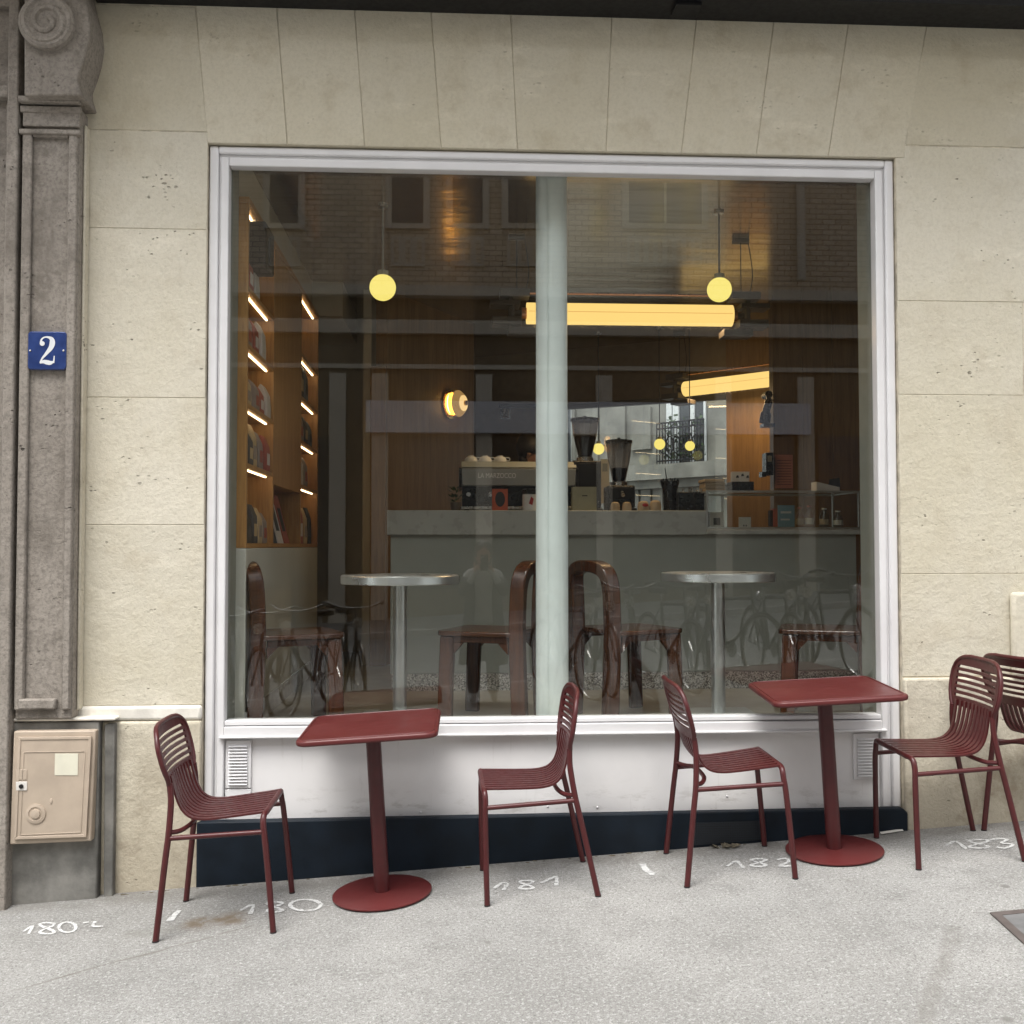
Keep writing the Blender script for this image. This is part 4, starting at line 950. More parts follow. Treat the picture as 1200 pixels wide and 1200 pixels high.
# grinders
def grinder(px0, px1, py_lid, py_neck, py_bot, y, label, face):
    x0, x1 = X(px0, y, 560), X(px1, y, 560); w = x1-x0; cx = (x0+x1)/2; zn, zt2 = Z(py_neck, y), Z(py_lid, y); h = zt2-zn
    t = thing('coffee_grinder', (cx, y, zc), label, 'coffee grinder', 'coffee grinders')
    MB().box(x0+.002, x1-.002, y-.02, y+.20, zc1+.02, zn-.014).build('body', M['blackgloss'], t, bevel=.01)
    MB().box(x0-.004, x1+.004, y-.05, y+.24, zc1, zc1+.02).build('base', M['black'], t, bevel=.006)
    MB().lathe([(w*.30, zn-.014), (w*.30, zn+.012), (w*.24, zn+.016)], (cx, y+.09, 0), 24).build('collar', M['steel'], t, smooth=True)
    ho = MB(); ho.lathe([(w*.24, zn+.017), (w*.30, zn+h*.25), (w*.42, zn+h*.6), (w*.47, zn+h*.93)], (cx, y+.09, 0), 28); ho.build('hopper', M['smoke'], t, smooth=True)
    MB().lathe([(w*.2, zn+.02), (w*.28, zn+h*.25), (w*.385, zn+h*.55), (w*.3, zn+h*(.58 if face else .42))] if face else [(w*.2, zn+.02), (w*.27, zn+h*.25), (w*.31, zn+h*.36), (w*.1, zn+h*.38)], (cx, y+.09, 0), 24).build('beans', M['beans'], t, smooth=True)
    MB().lathe([(w*.50, zn+h*.931), (w*.50, zn+h), (w*.3, zn+h*1.02), (w*.06, zn+h*1.025), (w*.06, zn+h*1.06), (w*.02, zn+h*1.07)], (cx, y+.09, 0), 28).build('lid', M['blackgloss'], t, smooth=True)
    MB().box(x0+.006, x1-.006, y-.030, y-.021, zc1+.08, zn-.03).build('front_plate', M['black'], t, bevel=.003)
    MB().tube([(cx, y-.03, zc1+.12), (cx, y-.07, zc1+.10)], .012, 10).build('spout', M['steel'], t, smooth=True)
    return t
grinder(671, 704.5, 488, 537, 598, YC+.22, 'tall coffee grinder with full bean hopper just right of the column', 1)
grinder(712, 744, 514, 566, 598, YC+.20, 'shorter coffee grinder with part empty hopper', 0)
card('cardboard_box', 'olive beige box standing in front of the tall grinder', 'box', 671, 699, 570.5, 598, YC+.06, M['cardboard'], .08, 0, [(.4, .62, .60, .64, M['ink'])])
for i, (px, w, tp) in enumerate(((721, 11, 588), (734.5, 11, 588), (754, 14, 587), (768, 14, 586))):
    a = P(px, 598, YC+.045); h = Z(tp, YC+.045)-a.z; rr = w*6.36/1200/2
    t = thing('paper_pouch', tuple(a), ['kraft pouch below the short grinder at its left', 'kraft pouch below the short grinder at its right', 'tan rounded pouch with red print right of the grinder', 'tan rounded pouch left of the black straw holder'][i], 'pouch', 'small kraft pouches on the counter')
    MB().lathe([(rr, 0), (rr*1.02, h*.5), (rr*.85, h*.85), (rr*.4, h)], a, 16).build('pouch_body', M['kraft'], t, smooth=True)
    if i == 2:
        m = MB(); m.ball((a.x+.005, a.y-rr*1.01, a.z+h*.55), .014, 8, 6, (1.4, .15, .8)); m.build('printed_motif', M['redink'], t)
a = P(785, 598, YC+.15); t = thing('straw_holder', tuple(a), 'black flared holder of straws on the counter', 'straw holder')
MB().lathe([(.040, 0), (.040, .09), (.05, .14), (.062, .185), (.056, .186), (.04, .12)], a, 20).build('cup', M['blackgloss'], t, smooth=True)
m = MB()
for i in range(14):
    an = i*2.4; m.tube([a+Vector((.02*math.cos(an), .02*math.sin(an), .05)), a+Vector((.055*math.cos(an), .055*math.sin(an), .19+.02*random.random()))], .004, 6)
m.tube([a+Vector((0, 0, .06)), a+Vector((-.03, 0, .27))], .003, 6); m.build('straw', M['black'], t)
m = MB(); t = thing('black_crate', (X(810, YC+.15, 590), YC+.15, zc), 'low black basket of cutlery beside the glass case', 'basket')
MB().box(X(796, YC+.15, 590), X(825.5, YC+.15, 590), YC+.15, YC+.35, zc1, Z(576, YC+.15)).build('basket', M['blackgloss'], t, bevel=.004)
m = MB()
for i in range(9):
    x = X(799+3*i, YC+.2, 590); m.tube([(x, YC+.2, zc+.08), (x+random.uniform(-.02, .02), YC+.2, Z(570+random.random()*4, YC+.2))], .004, 6)
m.build('utensil', M['steel'], t)
# ------------------------------------------------------------------ lamps
def pendant(px, py, y, dia, label, top=None):
    c = P(px, py, y); t = thing('globe_pendant', tuple(c), label, 'pendant lamp', 'lit globe pendants')
    r = dia/2
    MB().ball(c, r, 28, 16).build('globe', M['globe'], t, smooth=True)
    MB().lathe([(r*.42, r*.90), (r*.42, r*1.28), (r*.15, r*1.32)], c, 20).build('socket', M['capgrey'], t, smooth=True)
    MB().tube([c+Vector((0, 0, r*1.3)), Vector((c.x, c.y, (top or CE)-.012))], .0065 if dia > .11 else .004, 8).build('rod', M['capgrey'] if dia > .11 else M['black'], t, smooth=True)
    MB().lathe([(.03, CE-.012), (.03, CE-.001)], (c.x, c.y, 0), 16).build('ceiling_rose', M['steel'], t)
pendant(448.5, 337, 1.09, .150, 'lit yellow globe pendant hanging alone at the left')
pendant(843, 339.5, 1.09, .142, 'lit yellow globe pendant in front of the long tube lamp')
pendant(773, 520.5, 4.25, .098, 'small distant lit globe in front of the rear window balcony')
pendant(701.5, 526, 4.5, .105, 'small distant lit globe half hidden by the tall grinder')
pendant(808.5, 522.5, 4.0, .085, 'small distant lit globe at the foot of the balcony')
def tube_lamp(a, b, dia, label, cut=False):
    a, b = Vector(a), Vector(b); d = (b-a).normalized(); up = Vector((0, 0, 1)); n = d.cross(up).normalized(); c = (a+b)/2; r = dia/2
    t = thing('tube_lamp', tuple(c), label, 'ceiling lamp', 'lit tube lamps with stepped end blocks')
    MB().tube([a, b], r, 28).build('glass_tube', M['tube'], t, smooth=True)
    q0 = -n if (-n).y < 0 else n
    MB().tube([a+q0*(r-.0008)+d*.01, b+q0*(r-.0008)-d*.01], .0022, 6).build('seam', M['seam'], t)
    ld = bpy.data.lights.new('lamp_glow', 'AREA'); ld.shape = 'RECTANGLE'; ld.size = (b-a).length*.95; ld.size_y = dia*.8; ld.energy = 3.6; ld.color = (1, .66, .34)
    lo = bpy.data.objects.new('lamp_glow', ld); COL.objects.link(lo); lo.parent = t
    lo.matrix_local = Matrix(((d.x, n.x, 0, 0), (d.y, n.y, 0, 0), (0, 0, 1, -r-.006), (0, 0, 0, 1))) if n.cross(d).z < 0 else Matrix(((d.x, -n.x, 0, 0), (d.y, -n.y, 0, 0), (0, 0, 1, -r-.006), (0, 0, 0, 1)))
    for e, s in ((a, -1), (b, 1)):
        o = d*s
        MB().tube([e+o*.0005, e+o*.03], r*.55, 16).build('socket', M['copper'], t, smooth=True)
        m = MB(); m.tube([e+o*.031, e+o*.075], r*.3, 12)
        m.obox(e+o*.085, d, n, up, .008, r*.9, r*.75)
        m.build('end_stem', M['bronze'], t)
        m = MB()
        for k_, (dz, l0, hh) in enumerate(((1.75, .0, .34), (.80, .06, .22), (-.85, .05, .34), (-1.75, -.05, .30))):
            m.obox(e+o*(.075+l0)+up*(r*dz), d, n, up, .092, r*1.0, r*hh)
        m.obox(e+o*.10+up*0, d, n, up, .012, r*.4, r*1.5)
        m.build('end_block', M['bronze'], t, bevel=.003)
    m = MB(); m.tube([a+up*r*1.9-d*.02, b+up*r*1.9+d*.02], .006, 8); m.build('top_rod', M['copper'], t, smooth=True)
    for e in (a+d*-.06, b+d*.06):
        m = MB(); m.tube([e+up*r*1.7, Vector((e.x, e.y, CE-.03))], .003, 6); m.tube(smooth_path([e+up*r*1.7+d*.05, e+up*(r*1.7+.15)+d*.075, Vector((e.x, e.y, CE-.03))+d*.05], 5), .003, 6)
        m.build('hanging_cable', M['black'], t)
        MB().obox((e.x, e.y, CE-.016), d, n, up, .05, .02, .015).build('ceiling_mount', M['bronze'], t)
pa, pb = P(617, 368, YC), P(857.5, 369.5, YC)
tube_lamp((pa.x, YC, (pa.z+pb.z)/2), (pb.x, YC-.0, (pa.z+pb.z)/2), .134, 'long lit tube lamp with dark stepped ends above the counter')
pa = P(803, 456, 4.42)
pb2 = pa+Vector((.70, -.71, 0)).normalized()*1.25
tube_lamp(pa, (pb2.x, pb2.y, pa.z), .136, 'second lit tube lamp hanging at an angle before the rear window')
# wall sconce
dW = (pB-pA).normalized(); nW = Vector((dW.y, -dW.x)); nW = nW if nW.y < 0 else -nW
def wallhit(px, py):
    d = ray(px, py); det = d.x*(-dW.y)+d.y*dW.x; t = ((pA.x-CAM.x)*(-dW.y)+(pA.y-CAM.y)*dW.x)/det; return CAM+d*t
sc = wallhit(527, 473.5); n3 = Vector((nW.x, nW.y, 0))
t = thing('wall_sconce', tuple(sc), 'round lit brass and glass wall lamp on the brown wall', 'wall lamp')
MB().lathe([(.125, .002), (.125, .012), (.10, .018)], sc, 32, n3).build('back_plate', M['brass'], t, smooth=True)
MB().lathe([(.112, .045), (.122, .052), (.122, .066), (.112, .072)], sc, 36, n3).build('glass_ring', M['amber'], t, smooth=True)
MB().lathe([(.100, .074), (.110, .080), (.110, .092), (.100, .098)], sc, 36, n3).build('glass_ring', M['ribbed'], t, smooth=True)
MB().lathe([(.080, .100), (.090, .105), (.090, .116), (.080, .121)], sc, 36, n3).build('glass_ring', M['ribbed'], t, smooth=True)
MB().lathe([(.058, .123), (.066, .128), (.066, .137), (.056, .142)], sc, 36, n3).build('glass_ring', M['bulbring'], t, smooth=True)
MB().lathe([(.02, .019), (.02, .05)], sc, 16, n3).build('stem', M['brass'], t)
MB().lathe([(.085, .022), (.095, .028), (.085, .034)], sc, 32, n3).build('bulb', M['bulb'], t, smooth=True)
MB().lathe([(.022, .146), (.02, .165), (.008, .172)], sc, 16, n3).build('cap', M['brass'], t, smooth=True)
# spotlights
q = P(592, 482, 4.6); t = thing('track_spotlight', tuple(q), 'dark spotlight on a short black track beyond the coffee machine', 'spotlight')
MB().box(q.x-.06, q.x+.42, 4.58, 4.62, Z(478, 4.6), Z(473, 4.6)).build('track', M['black'], t)
MB().lathe([(.045, -.07), (.05, .02), (.02, .035)], q, 18).build('lamp_head', M['blackgloss'], t, smooth=True)
MB().tube([(q.x+.38, 4.6, Z(473, 4.6)), (q.x+.38, 4.6, CE)], .008, 6).build('drop_rod', M['black'], t)
q = P(900, 480, 3.05); t = thing('black_figurine', tuple(q), 'black hooked wall lamp fixed high on the wood wall under the tube lamp', 'wall lamp')
MB().tube(smooth_path([P(900, 463, 3.08), P(901, 470, 3.04), P(898, 482, 3.02), P(896, 496, 3.04)], 5), [.018]*5+[.03]*6+[.042]*5, 12).build('shade', M['blackgloss'], t, smooth=True)
MB().box(P(894, 495, 3.02).x, P(907, 495, 3.02).x, 3.0, 3.10, Z(499, 3.05), Z(495, 3.05)).build('arm', M['blackgloss'], t)
MB().lathe([(.03, 0), (.03, .1)], P(901, 462, 3.1), 12, (0, 1, 0)).build('mount', M['blackgloss'], t)
card('wall_poster', 'salmon pink printed poster on the brown wood wall', 'poster', 908.5, 929, 533, 572, 3.19, M['salmon'], .004, 0,
     [(.1, .9, v, v+.012, M['ink']) for v in (.82, .74, .66, .58, .5, .42, .34, .26, .18, .1)])
q = P(901, 543, 3.1); t = thing('tap_fitting', tuple(q), 'black angular wall fitting left of the salmon poster', 'fitting')
m = MB(); m.box(X(897.5, 3.1), X(906, 3.1), 3.08, 3.19, Z(556, 3.1), Z(529, 3.1)); m.build('case', M['blackgloss'], t, bevel=.006)
MB().box(X(892.5, 3.1), X(897.4, 3.1), 3.08, 3.16, Z(558, 3.1), Z(552, 3.1)).build('lever', M['blackgloss'], t)
MB().box(X(899, 3.1), X(904, 3.1), 3.076, 3.0795, Z(540, 3.1), Z(533, 3.1)).build('faceplate', M['machinetop'], t)
# ------------------------------------------------------------------ inside tables and chairs
def cafe_table(px, py_rim, y, wpx, label):
    c = P(px, py_rim, y); r = wpx*(y-CAM.y)/1200/2
    t = thing('bistro_table', (c.x, y, FL), label, 'table', 'round zinc topped tables inside')
    MB().lathe([(r-.004, c.z-.024), (r, c.z-.02), (r, c.z+.016), (r-.005, c.z+.021), (.01, c.z+.0212)], (c.x, y, 0), 56).build('tabletop', M['zinc'], t, smooth=True)
    MB().lathe([(.036, FL+.02), (.036, c.z-.025)], (c.x, y, 0), 24).build('post', M['paleleg'], t, smooth=True)
    MB().box(c.x-.2, c.x+.2, y-.2, y+.2, FL+.0005, FL+.018).build('base_plate', M['paleleg'], t, bevel=.003)
cafe_table(469, 678.5, .58, 137, 'round zinc table inside behind the left maroon table')
cafe_table(841, 675.5, .58, 133, 'round zinc table inside behind the right maroon table')
def arch_chair(label):
    t = thing('bentwood_chair', (0, 0, 0), label, 'chair', 'dark bentwood chairs inside the window')
    # local: +x front, z up
    def slab(path, w, th, name, mat):           # bent strip of rectangular section
        m = MB(); path = smooth_path(path, 5); vs = []
        for i, p in enumerate(path):
            a = path[max(i-1, 0)]; b = path[min(i+1, len(path)-1)]; d = (b-a).normalized(); sx_ = Vector((1, 0, 0)); n = d.cross(sx_).normalized(); sx_ = n.cross(d)
            for i1, j1 in ((1, 1), (-1, 1), (-1, -1), (1, -1)): vs.append(p+sx_*w/2*i1+n*th/2*j1)
        k_ = len(path); fs = [(4*j+e, 4*j+(e+1) % 4, 4*j+4+(e+1) % 4, 4*j+4+e) for j in range(k_-1) for e in range(4)]+[(3,2,1,0), (4*k_-4, 4*k_-3, 4*k_-2, 4*k_-1)]
        m.add(vs, fs); return m.build(name, mat, t, bevel=.009, segs=3)
    slab([(-.20, -.175, 0), (-.185, -.175, .4), (-.188, -.175, .60), (-.195, -.172, .70), (-.204, -.145, .757), (-.210, -.08, .782), (-.213, 0, .786), (-.210, .08, .782), (-.204, .145, .757), (-.195, .172, .70), (-.188, .175, .60), (-.185, .175, .4), (-.20, .175, 0)], .075, .062, 'back_arch', M['darkwood'])
    for s in (-1, 1):
        slab([(.20, s*.185, 0), (.195, s*.185, .2), (.185, s*.185, .436)], .075, .04, 'front_leg', M['darkwood'])
        MB().box(-.14, .15, s*.185-.012, s*.185+.012, .405, .436).build('side_rail', M['darkwood'], t, bevel=.003)
        for x0, x1 in ((.148, .10), (-.142, -.09)):
            m = MB(); m.prism([(x0, .35), (x0, .404), (x1, .404)], 'y', s*.185-.011, s*.185+.011); m.build('corner_bracket', M['darkwood'], t)
    m = MB(); m.prism(rrect(-.18, .245, -.215, .215, .05), 'z', .4365, .462); m.build('seat', M['darkseat'], t, bevel=.006)
    return t
ic = arch_chair('')
for i, (px, y, rot, lab) in enumerate(((338, .50, .36, 'dark bentwood chair inside at the far left of the window'), (580, .60, math.pi-.40, 'dark bentwood chair inside just left of the pale column'),
                          (731, .66, .42, 'dark bentwood chair inside just right of the pale column, arched back showing'), (970, .58, math.pi-.36, 'dark bentwood chair inside at the right end of the window'))):
    o = ic if i == 0 else copy_tree(ic)
    o.location = (X(px, y, 742), y, FL); o.rotation_euler = (0, 0, rot); o['label'] = lab
# ------------------------------------------------------------------ people
def skin_body(name, mat, parent, verts, edges, radii, root=0, sub=2):
    me = bpy.data.meshes.new(name); me.from_pydata(verts, edges, []); o = bpy.data.objects.new(name, me); COL.objects.link(o); o.parent = parent
    me.materials.append(mat)
    sk = o.modifiers.new('skin', 'SKIN'); sk.use_smooth_shade = True
    for i, r in enumerate(radii):
        sv = me.skin_vertices[0].data[i]; sv.radius = r if isinstance(r, tuple) else (r, r); sv.use_root = (i == root)
    s = o.modifiers.new('sub', 'SUBSURF'); s.levels = sub; s.render_levels = sub
    return o
def head(parent, c, face, mat, hair, hairlen=.1):
    f = Vector(face).normalized(); up = Vector((0, 0, 1)); s = f.cross(up).normalized()
    c = Vector(c); m = MB(); m.ball((0, 0, 0), .1, 24, 16, (.95, .76, 1.18))
    for v in m.v:
        if v.x > 0 and v.z < 0: v.x *= 1-.18*abs(v.z)/.118; v.y *= 1-.30*abs(v.z)/.118
    m.ball((.098, 0, -.012), .016, 10, 6, (1, .7, 1.5)); m.ball((.082, 0, -.058), .017, 10, 6, (.6, 1.5, .45))
    for q_ in (-1, 1): m.ball((-.005, .078*q_, -.01), .025, 10, 6, (.7, .4, 1.2)); m.ball((.079, .03*q_, .012), .012, 10, 6)
    M4 = lambda v: c+f*v.x+s*v.y+up*v.z
    m.v = [M4(v) for v in m.v]; m.build('head', mat, parent, smooth=True)
    h = MB(); h.ball((-.018, 0, .018), .113, 24, 14, (.93, .86, 1.08))
    for v in h.v:
        if v.x > .05 and v.z < .045: v.x = .05-.0*(v.x)
        if v.z < -.02 and v.x > -.02: v.z = -.02
    if hairlen: h.ball((-.055, 0, -.07), .085, 16, 10, (.6, .9, hairlen/.085))
    h.v = [M4(v) for v in h.v]; h.build('hair', hair, parent, smooth=True)
def person(label, base, height, facing, arms, shirt, trousers, coat=None, hairlen=.08, headturn=None):
    t = thing('person', tuple(base), label, 'person'); k_ = height/1.70; f = Vector(facing).normalized(); s = f.cross(Vector((0, 0, 1)))
    def W(x, y, z): v = (f*x+s*y)*k_+Vector((0, 0, z*k_)); return tuple(v)
    V = []; E = []; Rr = []
    def add(p, r, par=None):
        V.append(W(*p)); Rr.append(tuple(q_*k_ for q_ in r) if isinstance(r, tuple) else r*k_)
        if par is not None: E.append((par, len(V)-1))
        return len(V)-1
    pelvis = add((0, 0, .93), (.15, .11)); waist = add((0, 0, 1.08), (.135, .10), pelvis); chest = add((0, 0, 1.27), (.16, .115), waist); sh = add((0, 0, 1.40), (.13, .085), chest)
    neck = add((.01, 0, 1.46), .052, sh); add((.02, 0, 1.52), .05, neck)
    for sg in (-1, 1):
        a = add((0, sg*.17, 1.385), .062, sh); el, wr, hd = arms[0 if sg < 0 else 1]
        e = add(el, .045, a); w_ = add(wr, .034, e); add(hd, (.036, .026), w_)
        hp = add((0, sg*.095, .86), .095, pelvis); kn = add((.02, sg*.10, .48), .062, hp); an = add((-.01, sg*.11, .09), .042, kn); add((.13, sg*.12, .035), .036, an)
    body = skin_body('body', shirt, t, V, E, Rr, 0)
    # trousers, hands
    TV = []; TE = []; TR = []
    TV.append(W(0, 0, .96)); TR.append((.165*k_, .122*k_))
    for sg in (-1, 1):
        TV.append(W(0, sg*.095, .85)); TR.append(.108*k_); i = len(TV)-1; TE.append((0, i))
        TV.append(W(.02, sg*.10, .48)); TR.append(.080*k_); TE.append((i, i+1)); TV.append(W(-.005, sg*.11, .08)); TR.append(.072*k_); TE.append((i+1, i+2))
    skin_body('trousers', trousers, t, TV, TE, TR, 0)
    for sg in (-1, 1):
        el, wr, hd = arms[0 if sg < 0 else 1]; w0 = Vector(W(*wr)); h0 = Vector(W(*hd)); d = (h0-w0).normalized(); sd = d.orthogonal().normalized(); nn = d.cross(sd)
        hv = [w0, w0+d*.05, w0+d*.09]; he = [(0, 1), (1, 2)]; hr = [.026, (.040, .022), (.042, .018)]
        for j in range(4):
            o_ = sd*(-.03+.02*j); L_ = (.055, .068, .072, .06)[j]
            hv += [w0+d*.10+o_, w0+d*(.10+L_*.5)+o_+nn*.01, w0+d*(.10+L_*.8)+o_+nn*.03]; b = len(hv)-3; he += [(2, b), (b, b+1), (b+1, b+2)]; hr += [.010, .009, .008]
        hv += [w0+d*.06+sd*-.05+nn*.01, w0+d*.10+sd*-.06+nn*.03]; b = len(hv)-2; he += [(1, b), (b, b+1)]; hr += [.011, .009]
        skin_body('hand', M['skin'], t, [tuple(p) for p in hv], he, hr, 0, 1)
    head(t, Vector(base)+Vector(W(.035, 0, 1.60)), headturn or facing, M['skin'], M['hair'], hairlen)
    if coat:
        secs = []
        for z, a, b in ((.42, .27, .21), (.7, .25, .19), (.95, .215, .16), (1.15, .20, .145), (1.32, .225, .145), (1.42, .15, .10)):
            secs.append([Vector(base)+Vector(W(b*math.cos(q_), a*math.sin(q_), z)) for q_ in [R(28)+R(304)*i/22 for i in range(23)]]+[Vector(base)+Vector(W((b-.012)*math.cos(q_), (a-.012)*math.sin(q_), z)) for q_ in [R(332)-R(304)*i/22 for i in range(23)]])
        loft('coat', coat, t, secs, smooth=True)
        SV = []; SE = []; SR = []
        for sg in (-1, 1):
            el, wr, hd = arms[0 if sg < 0 else 1]; i = len(SV)
            SV += [W(0, sg*.17, 1.36), W(*el), W(*[(a_+2*b_)/3 for a_, b_ in zip(el, wr)])]; SR += [.085*k_, .066*k_, .055*k_]; SE += [(i, i+1), (i+1, i+2)]
            skin_body('sleeve', coat, t, SV[i:], [(0, 1), (1, 2)], SR[i:], 0)
    return t
bx_ = X(620, 2.55, 530)
person('barista with dark hair behind the espresso machine, half hidden by the column', (bx_, 2.55, FL), 1.66, (.75, -.66, 0), [((.10, -.22, 1.12), (.30, -.15, 1.10), (.38, -.12, 1.10)), ((.10, .22, 1.12), (.30, .15, 1.10), (.38, .12, 1.10))], M['shirt'], M['denim'], None, .05, (.9, -.35, -.15))
px_, py_ = -.20, -5.02
pb = thing
ph = person('photographer in a dark open coat holding up a phone, mirrored in the glass', (px_, py_, gz(px_, py_)), 1.50, (0, 1, 0), [((.10, -.23, 1.18), (.24, -.10, 1.40), (.30, -.05, 1.47)), ((.10, .23, 1.18), (.24, .10, 1.40), (.30, .05, 1.47))], M['knit'], M['denim'], M['coat'], .06)
pz = gz(px_, py_)+1.34; t = thing('mobile_phone', (px_, py_+.33, pz), 'dark phone held up in both hands by the photographer', 'phone')
MB().box(px_-.037, px_+.037, py_+.325, py_+.333, pz-.075, pz+.075).build('phone_body', M['blackgloss'], t, bevel=.004)
MB().lathe([(.012, 0), (.010, .003)], (px_-.02, py_+.334, pz+.055), 14, (0, 1, 0)).build('phone_lens', M['steel'], t)
# ------------------------------------------------------------------ bicycles behind the camera (seen in the glass)
def bicycle():
    t = thing('bicycle', (0, 0, 0), '', 'bicycle', 'bicycles parked at the kerb')
    for x in (-.52, .52):
        w = MB(); w.tube([(x+.335*math.cos(R(a)), 0, .34+.335*math.sin(R(a))) for a in range(0, 360, 12)], .017, 8, True); wh = w.build('wheel', M['foot'], t, smooth=True)
        r = MB(); r.tube([(x+.315*math.cos(R(a)), 0, .34+.315*math.sin(R(a))) for a in range(0, 360, 12)], .010, 6, True)
        for a in range(0, 360, 20): r.tube([(x, .02*(-1)**(a//20), .34), (x+.31*math.cos(R(a)), 0, .34+.31*math.sin(R(a)))], .0016, 4)
        o = r.build('rim', M['steel'], wh)
        r = MB(); r.tube([(x+.36*math.cos(R(a)), 0, .34+.36*math.sin(R(a))) for a in range(20, 200 if x < 0 else 170, 10)], .012, 6); r.build('mudguard', M['bikepaint'], t, smooth=True)
    f = MB(); bb = (-.08, 0, .30); st = (-.20, 0, .80); ht = (.36, 0, .83); hb = (.40, 0, .66)
    for a, b in ((bb, st), (st, ht), (bb, hb), (hb, ht)): f.tube([a, b], .017, 8)
    for s in (-.05, .05):
        f.tube([(-.52, s, .34), (bb[0], s*.6, bb[2])], .009, 6); f.tube([(-.52, s, .34), (st[0], s*.4, st[2]-.04)], .008, 6); f.tube([hb, (.52, s, .34)], .011, 6)
    f.build('frame', M['bikepaint'], t, smooth=True)
    h = MB(); h.tube([ht, (.34, 0, .98)], .013, 8); h.tube(smooth_path([(.18, -.29, 1.03), (.28, -.27, 1.05), (.36, -.12, 1.0), (.36, .12, 1.0), (.28, .27, 1.05), (.18, .29, 1.03)], 5), .011, 8); h.build('handlebar', M['bikesteel'], t, smooth=True)
    for s in (-1, 1): MB().tube([(.22, s*.283, 1.04), (.11, s*.297, 1.02)], .016, 8).build('grip', M['black'], t)
    s = MB(); s.prism([(-.34, -.09), (-.34, .09), (-.22, .07), (-.10, .025), (-.06, .02), (-.06, -.02), (-.10, -.025), (-.22, -.07)], 'z', .91, .965); s.build('saddle', M['black'], t, bevel=.015, segs=3)
    s = MB(); s.tube([st, (-.215, 0, .91)], .012, 8); s.build('seat_post', M['steel'], t)
    s = MB(); s.lathe([(.045, -.02), (.055, .03), (.05, .05)], (.45, 0, .86), 16, (1, 0, 0)); s.build('headlight', M['steel'], t, smooth=True)
    c = MB(); c.lathe([(.09, -.004), (.09, .004)], (bb[0], -.06, bb[2]), 20, (0, 1, 0)); c.tube([(bb[0], -.07, bb[2]), (bb[0]+.15, -.08, bb[2]-.08)], .01, 6); c.tube([(bb[0], .07, bb[2]), (bb[0]-.15, .08, bb[2]+.08)], .01, 6); c.build('crank', M['steel'], t)
    return t
M['bikepaint'] = plain('dark cycle paint', (.03,.035,.04), .3)
M['bikesteel'] = plain('dull cycle steel', (.10,.10,.10), .35, .7)
bk = bicycle()
od = ['first', 'second', 'third', 'fourth', 'fifth', 'sixth', 'seventh', 'eighth', 'ninth', 'tenth']
bs = [(.62+.34*k_, -5.2-.12*(k_ % 3), 1.5+.28*((k_*7) % 5-2)/2) for k_ in range(9)]+[(-1.5-.36*k_, -5.25+.08*(k_ % 2), 1.6+.2*((k_*3) % 4-1.5)) for k_ in range(4)]
for i, (x, y, r) in enumerate(bs):
    o = bk if i == 0 else copy_tree(bk)
    o.location = (x, y, gz(x, y)); o.rotation_euler = (0, 0, r); o['label'] = '%s kerbside bicycle to the %s of the photographer' % (od[i if i < 9 else i-9], 'right' if i < 9 else 'left')
# ------------------------------------------------------------------ house opposite (seen mirrored in the glass)
def brick_mat(name, ca, cb, mo):
    t = NT(name); b = t.n('ShaderNodeTexBrick'); t.set(b.inputs['Vector'], t.map(t.world(), (1, 1, 1), (R(90), 0, 0)))
    t.set(b.inputs['Color1'], ca); t.set(b.inputs['Color2'], cb); t.set(b.inputs['Mortar'], mo); b.inputs['Scale'].default_value = 1.0
    b.inputs['Mortar Size'].default_value = .012; b.inputs['Brick Width'].default_value = .30; b.inputs['Row Height'].default_value = .12
    return t.bsdf(b.outputs['Color'], .85)
M['brick'] = brick_mat('buff brick', (.60,.50,.38), (.50,.41,.30), (.26,.215,.16))
M['fstone'] = plain('pale house stone', (.50,.46,.39), .85, 0, .1, 2)
M['dark'] = plain('dark shop interior', (.03,.027,.025), .3)
M['winglass'] = plain('dark window glass', (.05,.055,.06), .08)
M['sign'] = plain('pale sign board', (.60,.61,.66), .5)
M['render'] = plain('tan house render', (.17,.13,.085), .8, 0, .15, 1)
ho = thing('brick_house', (0, -FAR, 0), 'buff brick house across the street mirrored in the cafe glass', 'house')
zcorn = Q(600, 345).z
MB().box(-20, 20, -FAR-.3, -FAR, zcorn, 15).build('brick_wall', M['brick'], ho)
m = MB(); m.box(-20, 20, -FAR-.3, -FAR+.02, -1.5, zcorn-.001); m.build('ground_floor', M['render'], ho)
m = MB(); m.box(-20, 20, -FAR+.021, -FAR+.35, zcorn-.12, zcorn+.10); m.box(-20, 20, -FAR+.021, -FAR+.2, Q(600, 378).z-.3, Q(600, 378).z); m.box(-20, 20, -FAR+.021, -FAR+.09, Q(600, 431).z-.05, Q(600, 431).z+.05); m.build('cornice', M['fstone'], ho)
m = MB(); a, b = Q(430, 508), Q(945, 475); m.box(a.x, b.x, -FAR+.1, -FAR+.3, a.z, b.z); m.build('sign_board', M['sign'], ho)
for px0, px1 in ((300, 385), (455, 560), (575, 700), (715, 840), (855, 930), (960, 1015)):
    a, b = Q(px0, 690), Q(px1, 512); MB().box(a.x, b.x, -FAR+.021, -FAR+.05, a.z, b.z).build('shop_glass', M['winglass'], ho)
for px in (395, 445, 567, 708, 848, 945): a = Q(px, 700); MB().box(a.x-.18, a.x+.18, -FAR+.021, -FAR+.14, -1.5, Q(600, 440).z).build('shop_pier', M['fstone'], ho)
